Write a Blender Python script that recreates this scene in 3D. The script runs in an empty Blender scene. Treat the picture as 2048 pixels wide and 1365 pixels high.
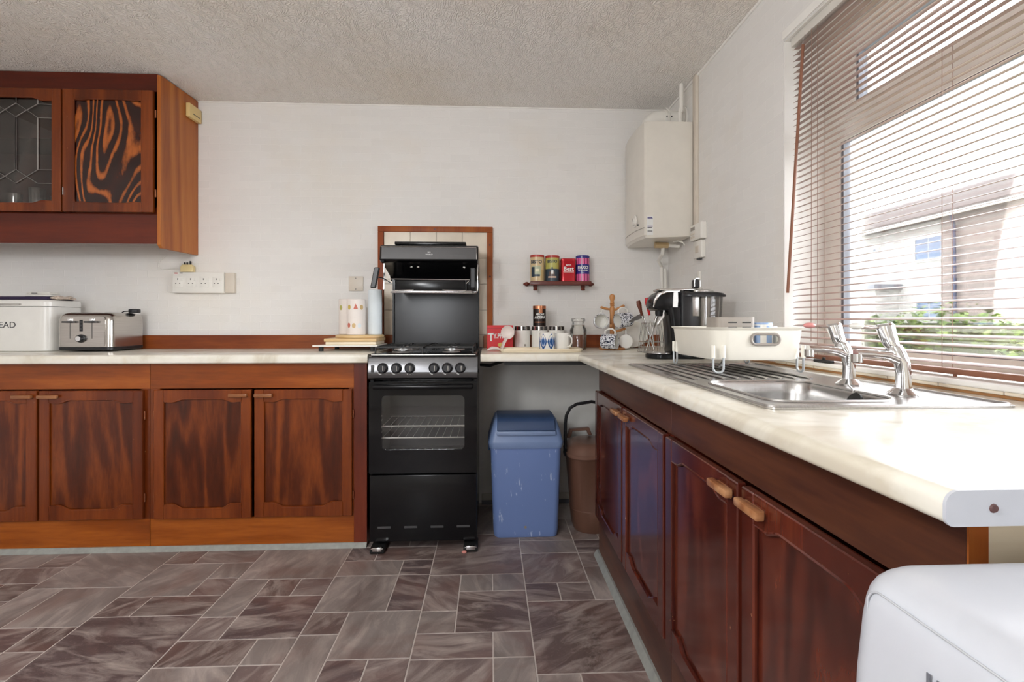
import bpy, bmesh, math, random
from mathutils import Vector, Matrix
random.seed(7)
S = bpy.context.scene
COL = S.collection
PI = math.pi

# ------------------------------------------------------------------ camera, sky, exposure
cam = bpy.data.cameras.new('camera'); cam_o = bpy.data.objects.new('camera', cam); COL.objects.link(cam_o)
cam_o.location = (0, 0, 1.098)
cam_o.rotation_euler = (PI/2, 0, -math.atan(44/1000))
cam.sensor_width = 36; cam.lens = 36*1000/2048
cam.shift_y = -38.5/2048
cam.clip_start = 0.02; cam.clip_end = 300
S.camera = cam_o
FILL_GLOW = 23.0      # glow of the added fill globe (built last)

world = bpy.data.worlds.new('sky'); S.world = world; world.use_nodes = True
bg = world.node_tree.nodes['Background']
bg.inputs[0].default_value = (0.93, 0.96, 1.0, 1); bg.inputs[1].default_value = 6.6
S.view_settings.view_transform = 'Standard'; S.view_settings.look = 'None'
S.view_settings.gamma = 1; S.view_settings.use_curve_mapping = False
S.view_settings.exposure = 1.38
S.cycles.max_bounces = 10; S.cycles.diffuse_bounces = 6; S.cycles.glossy_bounces = 5
S.cycles.transparent_max_bounces = 40; S.cycles.transmission_bounces = 8

def portal(loc, rot, sx, sy):
    l = bpy.data.lights.new('window_portal', 'AREA'); l.shape = 'RECTANGLE'; l.size = sx; l.size_y = sy
    l.cycles.is_portal = True
    o = bpy.data.objects.new('window_portal', l); COL.objects.link(o); o.location = loc; o.rotation_euler = rot
portal((1.40, 1.02, 1.55), (0, PI/2, 0), 1.3, 1.7)       # kitchen window, facing into the room (-X)
portal((-.9, -1.85, 1.5), (PI/2, 0, 0), .8, 1.3)     # glazed back door behind the camera, facing +Y

# ------------------------------------------------------------------ material helpers
def lin(r, g, b):
    f = lambda c: (c/255/12.92) if c/255 <= .04045 else ((c/255+.055)/1.055)**2.4
    return (f(r), f(g), f(b), 1)

def newmat(name):
    m = bpy.data.materials.new(name); m.use_nodes = True
    nt = m.node_tree; nt.nodes.clear()
    out = nt.nodes.new('ShaderNodeOutputMaterial'); p = nt.nodes.new('ShaderNodeBsdfPrincipled')
    nt.links.new(p.outputs[0], out.inputs[0])
    return m, nt, p

def N(nt, t, **kw):
    n = nt.nodes.new(t)
    for k, v in kw.items(): setattr(n, k, v)
    return n

def setin(n, **kw):
    for k, v in kw.items(): n.inputs[k.replace('_', ' ')].default_value = v
    return n

def ramp(nt, fac, stops, interp='LINEAR'):
    r = nt.nodes.new('ShaderNodeValToRGB'); r.color_ramp.interpolation = interp
    e = r.color_ramp.elements
    while len(e) < len(stops): e.new(0.5)
    for i, (p, c) in enumerate(stops): e[i].position = p; e[i].color = c
    nt.links.new(fac, r.inputs[0]); return r.outputs[0]

def coords(nt, scale=(1,1,1), rot=(0,0,0), kind='Object'):
    tc = N(nt, 'ShaderNodeTexCoord'); mp = N(nt, 'ShaderNodeMapping')
    mp.inputs['Scale'].default_value = scale; mp.inputs['Rotation'].default_value = rot
    nt.links.new(tc.outputs[kind], mp.inputs[0]); return mp.outputs[0]

def noise(nt, vec, scale=5, detail=4, rough=.55, dist=0):
    n = N(nt, 'ShaderNodeTexNoise'); setin(n, Scale=scale, Detail=detail, Roughness=rough, Distortion=dist)
    if vec is not None: nt.links.new(vec, n.inputs['Vector'])
    return n.outputs['Fac']

def bump(nt, p, h, strength=.2, dist=.002):
    b = N(nt, 'ShaderNodeBump'); b.inputs['Strength'].default_value = strength; b.inputs['Distance'].default_value = dist
    nt.links.new(h, b.inputs['Height']); nt.links.new(b.outputs[0], p.inputs['Normal'])

def math_(nt, op, a, b=None):
    n = N(nt, 'ShaderNodeMath', operation=op)
    for i, v in enumerate((a, b)):
        if v is None: continue
        if isinstance(v, (int, float)): n.inputs[i].default_value = v
        else: nt.links.new(v, n.inputs[i])
    return n.outputs[0]

def mixc(nt, fac, a, b, blend='MIX'):
    n = N(nt, 'ShaderNodeMix', data_type='RGBA', blend_type=blend)
    for idx, v in ((0, fac), (6, a), (7, b)):
        if isinstance(v, (int, float, tuple)): n.inputs[idx].default_value = v
        else: nt.links.new(v, n.inputs[idx])
    return n.outputs[2]

MATS = {}
def plain(name, col, rough=.5, metal=0, var=.025, coat=0, spec=.5, nscale=14, bstr=0):
    """one colour with a little procedural unevenness"""
    if name in MATS: return MATS[name]
    m, nt, p = newmat(name)
    v = coords(nt); n = noise(nt, v, nscale, 3)
    d = tuple(c*(1-var) for c in col[:3])+(1,); l = tuple(min(1, c*(1+var)) for c in col[:3])+(1,)
    nt.links.new(ramp(nt, n, [(.3, d), (.7, l)]), p.inputs['Base Color'])
    p.inputs['Roughness'].default_value = rough; p.inputs['Metallic'].default_value = metal
    p.inputs['Coat Weight'].default_value = coat; p.inputs['Coat Roughness'].default_value = .08
    p.inputs['Specular IOR Level'].default_value = spec
    if bstr: bump(nt, p, noise(nt, v, nscale*12, 3), bstr, .001)
    MATS[name] = m; return m

def wood(name, dark, mid, light, axis='Z', freq=9, figure=1.0, rough=.3, coat=.18, off=0, stretch=7, wear=0, bold=False):
    """stained timber: contour lines of a stretched noise give the cathedral figure"""
    m, nt, p = newmat(name)
    sc = {'Z': (1, 1, 1/stretch), 'X': (1/stretch, 1, 1), 'Y': (1, 1/stretch, 1)}[axis]
    tc = N(nt, 'ShaderNodeTexCoord'); mp = N(nt, 'ShaderNodeMapping')
    mp.inputs['Scale'].default_value = sc; mp.inputs['Location'].default_value = (off, off*.7, off*1.3)
    nt.links.new(tc.outputs['Object'], mp.inputs[0]); v = mp.outputs[0]
    n1 = noise(nt, v, 3.2*figure+1.2, 2, .45, .6*figure)
    ph = math_(nt, 'MULTIPLY', n1, freq*6.283)
    s = math_(nt, 'SINE', ph); s = math_(nt, 'MULTIPLY_ADD', s, .5); s.node.inputs[2].default_value = .5
    fine = noise(nt, v, 90, 4, .6)
    big = noise(nt, v, 2.1, 2)
    med = noise(nt, v, 26, 3, .6, .3)
    k = {True: .5, False: .24}[bold]
    f = math_(nt, 'MULTIPLY', s, k); f = math_(nt, 'ADD', f, math_(nt, 'MULTIPLY', fine, .26)); f = math_(nt, 'ADD', f, math_(nt, 'MULTIPLY', med, .34)); f = math_(nt, 'ADD', f, math_(nt, 'MULTIPLY', big, .40 if not bold else .2))
    c = ramp(nt, f, [(.38, dark), (.62, mid), (.86, light)] if not bold else [(.46, dark), (.70, mid), (.90, light)])
    if wear:
        w = noise(nt, coords(nt), 48, 4, .7)
        wm = ramp(nt, w, [(.69, (0,0,0,1)), (.74, (wear, wear, wear, 1))])
        c = mixc(nt, wm, c, lin(205, 160, 115))
    nt.links.new(c, p.inputs['Base Color'])
    p.inputs['Specular IOR Level'].default_value = .35
    p.inputs['Roughness'].default_value = rough; p.inputs['Coat Weight'].default_value = coat; p.inputs['Coat Roughness'].default_value = .12
    bump(nt, p, fine, .06, .001)
    return m

def glassmat(name, tint=(1,1,1,1), gloss=.10, rough=.02):
    """thin pane: straight-through light plus a mirror layer that grows at grazing angles"""
    m = bpy.data.materials.new(name); m.use_nodes = True; nt = m.node_tree; nt.nodes.clear()
    out = N(nt, 'ShaderNodeOutputMaterial'); t = N(nt, 'ShaderNodeBsdfTransparent'); g = N(nt, 'ShaderNodeBsdfGlossy')
    t.inputs[0].default_value = tint; g.inputs['Roughness'].default_value = rough
    fr = N(nt, 'ShaderNodeFresnel'); fr.inputs[0].default_value = 1.45
    fac = math_(nt, 'ADD', math_(nt, 'MULTIPLY', fr.outputs[0], .8), gloss-.03)
    mx = N(nt, 'ShaderNodeMixShader'); nt.links.new(fac, mx.inputs[0]); nt.links.new(t.outputs[0], mx.inputs[1]); nt.links.new(g.outputs[0], mx.inputs[2])
    nt.links.new(mx.outputs[0], out.inputs[0]); return m

# ------------------------------------------------------------------ materials
def wallpaper(name, ax):
    m, nt, p = newmat(name)
    tc = N(nt, 'ShaderNodeTexCoord'); sp = N(nt, 'ShaderNodeSeparateXYZ'); cb = N(nt, 'ShaderNodeCombineXYZ')
    nt.links.new(tc.outputs['Object'], sp.inputs[0])
    nt.links.new(sp.outputs[ax], cb.inputs[0]); nt.links.new(sp.outputs[2], cb.inputs[1])
    wob = N(nt, 'ShaderNodeVectorMath', operation='ADD')
    nz = N(nt, 'ShaderNodeTexNoise'); setin(nz, Scale=60, Detail=2); nt.links.new(cb.outputs[0], nz.inputs['Vector'])
    sc = N(nt, 'ShaderNodeVectorMath', operation='SCALE'); sc.inputs['Scale'].default_value = .010
    nt.links.new(nz.outputs['Color'], sc.inputs[0]); nt.links.new(cb.outputs[0], wob.inputs[0]); nt.links.new(sc.outputs[0], wob.inputs[1])
    br = N(nt, 'ShaderNodeTexBrick'); setin(br, Scale=1, Mortar_Size=.0022, Mortar_Smooth=.35, Brick_Width=.118, Row_Height=.044)
    br.inputs['Color1'].default_value = lin(233, 231, 228); br.inputs['Color2'].default_value = lin(230, 228, 225); br.inputs['Mortar'].default_value = lin(236, 234, 231)
    nt.links.new(wob.outputs[0], br.inputs['Vector'])
    st = noise(nt, cb.outputs[0], 1.3, 4, .6)
    c = mixc(nt, ramp(nt, st, [(.50, (0,0,0,1)), (.78, (.45,.45,.45,1))]), br.outputs['Color'], lin(228, 216, 196))
    nt.links.new(c, p.inputs['Base Color']); p.inputs['Roughness'].default_value = .7
    h = math_(nt, 'MULTIPLY', br.outputs['Fac'], .9); fine = noise(nt, cb.outputs[0], 260, 3, .6)
    h = math_(nt, 'ADD', h, math_(nt, 'MULTIPLY', fine, .7)); bump(nt, p, h, .5, .0016)
    return m
M_paperX = wallpaper('brick_emboss_paper_x', 0); M_paperY = wallpaper('brick_emboss_paper_y', 1)

m, nt, p = newmat('artex_ceiling'); v = coords(nt)
wv = N(nt, 'ShaderNodeTexWave'); setin(wv, Scale=22, Distortion=22, Detail=3, Detail_Scale=.9); nt.links.new(v, wv.inputs['Vector'])
n2 = noise(nt, v, 95, 4, .65); st = noise(nt, v, 1.1, 5, .6)
nt.links.new(mixc(nt, ramp(nt, st, [(.42, (0,0,0,1)), (.72, (.75,.75,.75,1))]), lin(244, 241, 237), lin(232, 222, 208)), p.inputs['Base Color'])
p.inputs['Roughness'].default_value = .85
bump(nt, p, math_(nt, 'ADD', math_(nt, 'MULTIPLY', wv.outputs['Fac'], .8), n2), .8, .005)
M_ceil = m

M_plaster = plain('painted_plaster', lin(234, 232, 226), .65, bstr=.2)
M_white = plain('white_paint', lin(240, 238, 233), .4)
M_grout = plain('vinyl_grout', lin(196, 186, 180), .55, nscale=40, var=.1)

def slate(name, hues):
    m, nt, p = newmat(name)
    oi = N(nt, 'ShaderNodeObjectInfo')
    tc = N(nt, 'ShaderNodeTexCoord'); vr = N(nt, 'ShaderNodeVectorRotate', rotation_type='Z_AXIS')
    nt.links.new(tc.outputs['Object'], vr.inputs['Vector'])
    nt.links.new(math_(nt, 'MULTIPLY', oi.outputs['Random'], 9.0), vr.inputs['Angle'])
    of = N(nt, 'ShaderNodeVectorMath', operation='ADD'); cbx = N(nt, 'ShaderNodeCombineXYZ')
    nt.links.new(math_(nt, 'MULTIPLY', oi.outputs['Random'], 37.0), cbx.inputs[2]); nt.links.new(vr.outputs[0], of.inputs[0]); nt.links.new(cbx.outputs[0], of.inputs[1])
    mp = N(nt, 'ShaderNodeMapping'); mp.inputs['Scale'].default_value = (3.2, 1, 1); nt.links.new(of.outputs[0], mp.inputs[0])
    v = mp.outputs[0]
    base = ramp(nt, oi.outputs['Random'], [(0, hues[0]), (.3, hues[1]), (.55, hues[2]), (.8, hues[3])], 'CONSTANT')
    a = noise(nt, v, 5.5, 7, .62, .9); b = noise(nt, v, 2.2, 3, .5, .4)
    c = mixc(nt, ramp(nt, a, [(.43, (0,0,0,1)), (.72, (.9,.9,.9,1))]), base, lin(188, 174, 167))
    c = mixc(nt, ramp(nt, b, [(.44, (0,0,0,1)), (.8, (.7,.7,.7,1))]), c, lin(78, 60, 57))
    sp = noise(nt, of.outputs[0], 120, 3, .6)
    c = mixc(nt, ramp(nt, sp, [(.6, (0,0,0,1)), (.8, (.35,.35,.35,1))]), c, lin(176, 164, 156))
    rd = noise(nt, of.outputs[0], 3.1, 4, .6, .6)
    c = mixc(nt, ramp(nt, rd, [(.5, (0,0,0,1)), (.72, (.55,.55,.55,1))]), c, lin(122, 88, 80))
    nt.links.new(c, p.inputs['Base Color'])
    nt.links.new(ramp(nt, a, [(.3, (.36,)*3+(1,)), (.7, (.52,)*3+(1,))]), p.inputs['Roughness'])
    bump(nt, p, math_(nt, 'ADD', a, math_(nt, 'MULTIPLY', sp, .3)), .35, .003)
    return m
M_slate = slate('slate_vinyl', [lin(124, 108, 105), lin(104, 87, 83), lin(142, 132, 128), lin(98, 83, 83)])

W_rail = wood('mahogany_rail', lin(104, 45, 9), lin(139, 68, 16), lin(176, 96, 30), 'X', 4, .9, .3, off=2, stretch=9)
W_door = wood('mahogany_panel', lin(54, 18, 5), lin(84, 33, 9), lin(131, 63, 20), 'Z', 7, .9, .28, off=5, stretch=6)
W_stile = wood('mahogany_stile', lin(72, 27, 7), lin(104, 44, 13), lin(136, 66, 22), 'Z', 3, .7, .28, off=9, stretch=12, wear=.5)
W_end = wood('mahogany_end', lin(75, 25, 12), lin(106, 39, 19), lin(126, 55, 28), 'Z', 3, .7, .35, off=11, stretch=10)
W_pelmet = wood('mahogany_pelmet', lin(61, 16, 5), lin(85, 26, 8), lin(108, 38, 13), 'X', 3, .6, .35, off=14, stretch=10)
W_side = wood('pine_stained_side', lin(138, 68, 22), lin(173, 98, 37), lin(190, 121, 53), 'Z', 7, .5, .4, off=3, stretch=14, coat=.15)
W_burl = wood('bold_figured_panel', lin(36, 11, 7), lin(60, 20, 9), lin(176, 94, 38), 'Z', 36, .42, .25, off=24, stretch=2.6, coat=.5, bold=True)
W_rdoor = wood('mahogany_panel_right', lin(52, 21, 16), lin(79, 32, 23), lin(115, 52, 32), 'Z', 5, 1.1, .16, off=31, stretch=4, coat=.7)
W_rstile = wood('mahogany_stile_right', lin(68, 25, 18), lin(91, 37, 25), lin(120, 57, 36), 'Z', 3, .7, .2, off=33, stretch=12, coat=.6, wear=.8)
W_rrail = wood('mahogany_rail_right', lin(52, 28, 23), lin(75, 43, 34), lin(106, 63, 41), 'Y', 3, .9, .35, off=36, stretch=9)
W_frame = wood('cooker_frame_pine', lin(131, 57, 17), lin(160, 85, 30), lin(177, 106, 44), 'Z', 4, .5, .5, off=40, coat=0, stretch=14)
W_ups = wood('upstand_pine', lin(89, 35, 11), lin(124, 57, 20), lin(152, 82, 33), 'X', 3, .8, .45, off=43, coat=.1, stretch=8)
W_tan = wood('tan_upstand', lin(150, 104, 62), lin(178, 130, 84), lin(196, 152, 108), 'Y', 3, .8, .5, off=46, coat=.05, stretch=10)
W_handle = wood('worn_handle', lin(112, 64, 36), lin(156, 102, 64), lin(204, 156, 114), 'X', 5, 1, .3, off=50)
W_light = wood('beech_board', lin(206, 170, 116), lin(222, 190, 140), lin(234, 206, 162), 'X', 4, .5, .5, off=53, coat=0, stretch=14)
W_pale = wood('pale_tray_wood', lin(222, 204, 172), lin(234, 218, 190), lin(242, 230, 206), 'X', 3, .5, .5, off=55, coat=.1, stretch=14)
W_tree = wood('turned_beech', lin(158, 98, 50), lin(184, 122, 68), lin(202, 146, 92), 'Z', 3, .6, .35, off=57, stretch=10)
W_shelf = wood('dark_shelf', lin(64, 24, 18), lin(92, 38, 28), lin(116, 54, 40), 'X', 4, .7, .4, off=59, stretch=10)

m, nt, p = newmat('marble_laminate'); v = coords(nt, (1, 1, 1))
a = noise(nt, v, 2.6, 7, .6, 1.6); b = noise(nt, v, 9, 5, .6, .8)
c = ramp(nt, a, [(.36, lin(214, 206, 188)), (.5, lin(233, 229, 216)), (.66, lin(240, 236, 226))])
c = mixc(nt, ramp(nt, b, [(.58, (0,0,0,1)), (.75, (.4,.4,.4,1))]), c, lin(216, 200, 168))
nt.links.new(c, p.inputs['Base Color']); p.inputs['Roughness'].default_value = .22
M_top = m

M_black = plain('black_enamel', (.006, .006, .007, 1), .2, var=.1, spec=.3)
M_blackpl = plain('black_plastic', (.012, .012, .014, 1), .35)
M_glassblk = plain('black_glass', (.004, .004, .005, 1), .07, var=0, spec=.3)
M_panel = plain('control_panel_steel', (.13, .13, .135, 1), .25, .9, nscale=3)
M_splash = plain('splashback_steel', (.016, .015, .016, 1), .22, 0, nscale=3, spec=.3)
M_cavity = plain('oven_liner', (.09, .09, .092, 1), .45)
M_chrome = plain('chrome', (.83, .83, .84, 1), .08, 1, var=.02)
M_wire = plain('plated_wire', (.62, .61, .59, 1), .22, 1)
M_gwire = plain('grey_wire', lin(178, 182, 184), .35, .3)
M_cast = plain('cast_iron', (.018, .018, .018, 1), .55)
M_alu = plain('burner_cap', (.5, .5, .5, 1), .35, 1)
M_print = plain('white_print', lin(232, 232, 230), .5, var=0)
M_grey = plain('grey_plastic', lin(150, 142, 134), .4)
M_dkgrey = plain('dark_grey', lin(70, 70, 72), .5)
M_cream = plain('cream_plastic', lin(236, 222, 178), .4)
M_creamT = plain('cream_tile', lin(228, 216, 198), .15, var=.04)
M_plate = plain('cream_plate', lin(214, 204, 190), .4)
M_wplast = plain('white_plastic', lin(232, 229, 222), .35)
M_boiler = plain('boiler_white', lin(226, 221, 211), .3)
M_enamel = plain('white_enamel', lin(228, 226, 221), .22)
M_appl = plain('appliance_white', lin(198, 201, 208), .28)
M_ceramic = plain('white_ceramic', lin(238, 236, 230), .15)
M_paper = plain('white_tissue', lin(236, 228, 222), .8)
M_bluepaper = plain('pale_blue_tissue', lin(222, 230, 234), .8)
M_red = plain('red_card', lin(205, 24, 34), .35)
M_redtin = plain('red_tin', lin(186, 18, 34), .2, .25)
M_redlid = plain('red_lid', lin(176, 52, 44), .35)
M_redpl = plain('red_silicone', lin(190, 24, 30), .4)
M_brownpl = plain('brown_handle', lin(100, 50, 30), .45)
M_navy = plain('navy_tin', lin(48, 44, 128), .25)
M_pink = plain('pink_stripe', lin(226, 96, 150), .3)
M_magenta = plain('magenta_stripe', lin(150, 26, 70), .3)
M_copper = plain('copper', lin(196, 130, 96), .25, .9)
M_coffee = plain('dark_coffee_tin', lin(44, 32, 28), .25, .4)
M_blueglaze = plain('blue_glaze', lin(48, 88, 146), .2)
M_bluelite = plain('pale_blue_glaze', lin(150, 176, 214), .2)
M_lead = plain('lead_came', lin(150, 144, 140), .45, .2)
M_binlid = plain('bin_lid_blue', lin(52, 74, 112), .38)
M_caddy = plain('caddy_brown', lin(104, 72, 58), .42)
M_caddylid = plain('caddy_lid_brown', lin(122, 90, 76), .35)
M_rubber = plain('black_rubber', (.012, .012, .012, 1), .6)
M_trim = plain('grey_edge_strip', lin(150, 152, 147), .5, var=.12, nscale=30)
M_skirt = plain('off_white_skirting', lin(198, 196, 186), .45)
M_slat = plain('brown_slat', lin(168, 140, 130), .34, var=.04)
M_cord = plain('brown_cord', lin(150, 118, 104), .7)
M_wand = plain('wand_brown', lin(140, 92, 70), .4)
M_upvc = plain('white_frame', lin(226, 222, 214), .3)
M_midgrey = plain('mid_grey', lin(112, 114, 122), .5)  # plain grey; on the window rings it paints in shade
M_sponge = plain('crumpled_cloth', lin(206, 190, 176), .9, var=.3, nscale=70)
M_dkcloth = plain('dark_purple_cloth', lin(48, 34, 66), .8)
M_yellow = plain('mustard_print', lin(206, 180, 96), .7)
M_coral = plain('coral_print', lin(206, 120, 104), .7)
M_buff = plain('buff_print', lin(206, 176, 122), .4)
M_olive = plain('olive_print', lin(182, 178, 96), .4)
M_slateprint = plain('slate_print', lin(52, 66, 78), .4)
M_sticker = plain('violet_sticker_print', lin(60, 50, 120), .4)
M_glass = glassmat('window_pane', (1, 1, 1, 1), .04)
M_ovenglass = glassmat('oven_pane', (.92, .92, .92, 1), .045)
M_jar = glassmat('jar_glass', (.985, .985, .97, 1), .05)
M_tank = glassmat('smoky_tank', (.86, .85, .84, 1), .08)
M_tumbler = glassmat('tumbler_glass', (.92, .93, .92, 1), .22)
M_cabglass = glassmat('cabinet_glass', (.72, .71, .7, 1), .02)

m, nt, p = newmat('brushed_steel'); v = coords(nt, (60, 2, 2)); n = noise(nt, v, 6, 4)
nt.links.new(ramp(nt, n, [(.3, (.46, .45, .44, 1)), (.7, (.58, .57, .56, 1))]), p.inputs['Base Color'])
p.inputs['Metallic'].default_value = 1; p.inputs['Roughness'].default_value = .27; M_steel = m
m, nt, p = newmat('toaster_steel'); p.inputs['Metallic'].default_value = 1; v = coords(nt, (2, 2, 60)); n = noise(nt, v, 4, 3)
nt.links.new(ramp(nt, n, [(.3, (.5, .47, .44, 1)), (.7, (.58, .55, .52, 1))]), p.inputs['Base Color']); p.inputs['Roughness'].default_value = .2; M_toast = m

m, nt, p = newmat('scuffed_blue'); v = coords(nt, (14, 1, 3.5)); w = noise(nt, v, 3.2, 4, .6)
c = mixc(nt, ramp(nt, w, [(.645, (0,0,0,1)), (.68, (.8,.8,.8,1))]), lin(116, 140, 194), lin(190, 204, 230))
nt.links.new(c, p.inputs['Base Color']); p.inputs['Roughness'].default_value = .38; M_bin = m

m, nt, p = newmat('blue_spatter'); v = coords(nt); n = noise(nt, v, 85, 2, .5, 1.2)
nt.links.new(ramp(nt, n, [(.44, lin(34, 38, 62)), (.5, lin(228, 230, 236))]), p.inputs['Base Color']); p.inputs['Roughness'].default_value = .18; M_spatter = m

m, nt, p = newmat('striped_tin'); tc = N(nt, 'ShaderNodeTexCoord'); sp = N(nt, 'ShaderNodeSeparateXYZ'); nt.links.new(tc.outputs['Object'], sp.inputs[0])
an = math_(nt, 'ARCTAN2', sp.outputs[0], sp.outputs[1]); s = math_(nt, 'SINE', math_(nt, 'MULTIPLY', an, 14))
nt.links.new(ramp(nt, math_(nt, 'MULTIPLY_ADD', s, .5), [(.0, lin(132, 24, 74)), (.22, lin(228, 108, 164))], 'CONSTANT'), p.inputs['Base Color']); p.inputs['Roughness'].default_value = .25; M_stripe = m

m, nt, p = newmat('pebbledash'); v = coords(nt); n = noise(nt, v, 9, 5, .7)
nt.links.new(ramp(nt, n, [(.3, lin(118, 108, 104)), (.7, lin(144, 134, 128))]), p.inputs['Base Color']); p.inputs['Roughness'].default_value = .9; M_pebble = m
M_render = plain('pale_render', lin(172, 170, 166), .9)
M_roof = plain('roof_tile', lin(72, 62, 58), .8, var=.25, nscale=8)
M_pipe = plain('dark_downpipe', lin(60, 66, 90), .5)
M_upane = plain('house_glazing', lin(96, 112, 136), .1)
M_grass = plain('lawn', lin(128, 128, 112), .9, var=.2, nscale=3)
m, nt, p = newmat('hedge_leaf'); oi = N(nt, 'ShaderNodeTexCoord'); n = noise(nt, coords(nt), 4, 2)
nt.links.new(ramp(nt, n, [(.3, lin(52, 72, 34)), (.7, lin(120, 138, 66))]), p.inputs['Base Color']); p.inputs['Roughness'].default_value = .6; M_leaf = m

# ------------------------------------------------------------------ mesh helpers
class B:
    """collects shapes into one bmesh"""
    def __init__(s): s.bm = bmesh.new()
    def _add(s, t, mat=None):
        if mat is not None: bmesh.ops.transform(t, matrix=mat, verts=t.verts)
        mp = {}
        for v in t.verts: mp[v] = s.bm.verts.new(v.co)
        for f in t.faces:
            try: s.bm.faces.new([mp[v] for v in f.verts])
            except ValueError: pass
        t.free(); return s
    def box(s, x0, x1, y0, y1, z0, z1, bev=0, seg=2, mat=None, only=None):
        t = bmesh.new(); bmesh.ops.create_cube(t, size=1)
        for v in t.verts: v.co = Vector(((x0+x1)/2+v.co.x*(x1-x0), (y0+y1)/2+v.co.y*(y1-y0), (z0+z1)/2+v.co.z*(z1-z0)))
        if bev:
            es = t.edges[:] if only is None else [e for e in t.edges if only((e.verts[0].co+e.verts[1].co)/2, (e.verts[1].co-e.verts[0].co).normalized())]
            bmesh.ops.bevel(t, geom=es, offset=bev, segments=seg, affect='EDGES', profile=.5)
        return s._add(t, mat)
    def prism(s, poly, plane, a0, a1, bev=0, seg=1, mat=None):
        t = bmesh.new()
        f = {'xz': lambda u, v, a: (u, a, v), 'yz': lambda u, v, a: (a, u, v), 'xy': lambda u, v, a: (u, v, a)}[plane]
        va = [t.verts.new(f(u, v, a0)) for u, v in poly]; vb = [t.verts.new(f(u, v, a1)) for u, v in poly]
        t.faces.new(va); t.faces.new(vb[::-1]); n = len(poly)
        for i in range(n): t.faces.new((va[i], vb[i], vb[(i+1) % n], va[(i+1) % n]))
        bmesh.ops.recalc_face_normals(t, faces=t.faces)
        if bev: bmesh.ops.bevel(t, geom=t.edges[:], offset=bev, segments=seg, affect='EDGES', profile=.5)
        return s._add(t, mat)
    def ring(s, outer, inner, plane, a0, a1):
        f = {'xz': lambda p, a: (p[0], a, p[1]), 'yz': lambda p, a: (a, p[0], p[1]), 'xy': lambda p, a: (p[0], p[1], a)}[plane]
        t = bmesh.new(); n = len(outer)
        L = [[t.verts.new(f(q, a)) for q in pts] for pts, a in ((outer, a0), (inner, a0), (inner, a1), (outer, a1))]
        for k in range(4):
            A, C = L[k], L[(k+1) % 4]
            for i in range(n): t.faces.new((A[i], A[(i+1) % n], C[(i+1) % n], C[i]))
        return s._add(t)
    def lathe(s, prof, c=(0,0,0), n=24, mat=None, axis='z'):
        t = bmesh.new(); rings = []
        for r, z in prof:
            if r < 1e-6: rings.append([t.verts.new((0, 0, z))])
            else: rings.append([t.verts.new((r*math.cos(2*PI*i/n), r*math.sin(2*PI*i/n), z)) for i in range(n)])
        for A, C in zip(rings, rings[1:]):
            if len(A) == 1 and len(C) == 1: continue
            for i in range(n):
                j = (i+1) % n
                if len(A) == 1: t.faces.new((A[0], C[i], C[j]))
                elif len(C) == 1: t.faces.new((A[i], A[j], C[0]))
                else: t.faces.new((A[i], A[j], C[j], C[i]))
        mm = Matrix.Translation(c) @ {'z': Matrix(), 'x': Matrix.Rotation(PI/2, 4, 'Y'), 'y': Matrix.Rotation(-PI/2, 4, 'X')}[axis]
        if mat is not None: mm = mat @ mm
        return s._add(t, mm)
    def tube(s, pts, r, n=8, closed=False, mat=None, sq=1):
        pts = [Vector(q) for q in pts]; t = bmesh.new(); m = len(pts)
        rr = r if isinstance(r, (list, tuple)) else [r]*m
        rings = []; up = None
        for i, q in enumerate(pts):
            if closed: d = pts[(i+1) % m]-pts[i-1]
            else: d = pts[min(i+1, m-1)]-pts[max(i-1, 0)]
            d.normalize()
            if up is None: up = Vector((0,0,1)) if abs(d.z) < .9 else Vector((0,1,0))
            sd = d.cross(up)
            if sd.length < 1e-4: sd = d.cross(Vector((1,0,0)))
            sd.normalize(); up = sd.cross(d).normalized()
            rings.append([t.verts.new(q+(sd*math.cos(2*PI*k/n)+up*math.sin(2*PI*k/n)*sq)*rr[i]) for k in range(n)])
        for i in range(m if closed else m-1):
            A, C = rings[i], rings[(i+1) % m]
            for k in range(n): t.faces.new((A[k], A[(k+1) % n], C[(k+1) % n], C[k]))
        if not closed: t.faces.new(rings[0][::-1]); t.faces.new(rings[-1])
        return s._add(t, mat)
    def ball(s, c, r, n=12):
        r = r if isinstance(r, tuple) else (r, r, r)
        t = bmesh.new(); bmesh.ops.create_uvsphere(t, u_segments=n, v_segments=max(6, n//2), radius=1)
        for v in t.verts: v.co = Vector((c[0]+v.co.x*r[0], c[1]+v.co.y*r[1], c[2]+v.co.z*r[2]))
        return s._add(t)
    def loft(s, rings, cap=True):
        """rings: lists of the same number of 3-D points"""
        t = bmesh.new(); L = [[t.verts.new(q) for q in r] for r in rings]; n = len(L[0])
        for A, C in zip(L, L[1:]):
            for i in range(n): t.faces.new((A[i], A[(i+1) % n], C[(i+1) % n], C[i]))
        if cap: t.faces.new(L[0][::-1]); t.faces.new(L[-1])
        return s._add(t)
    def text(s, body, size, mat, depth=.0004, bend=None, thick=0, align='CENTER'):
        cu = bpy.data.curves.new('t', 'FONT'); cu.body = body; cu.size = size; cu.align_x = align; cu.align_y = 'CENTER'; cu.extrude = depth; cu.offset = thick; cu.resolution_u = 3
        o = bpy.data.objects.new('t', cu); COL.objects.link(o)
        bpy.context.view_layer.update()
        me = bpy.data.meshes.new_from_object(o.evaluated_get(bpy.context.evaluated_depsgraph_get()))
        t = bmesh.new(); t.from_mesh(me); bpy.data.objects.remove(o); bpy.data.curves.remove(cu); bpy.data.meshes.remove(me)
        if bend:      # wrap round a vertical cylinder of radius bend whose axis is the local origin; front is -Y
            for v in t.verts:
                a = v.co.x/bend; r = bend+v.co.z
                v.co = Vector((r*math.sin(a), -r*math.cos(a), v.co.y))
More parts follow.
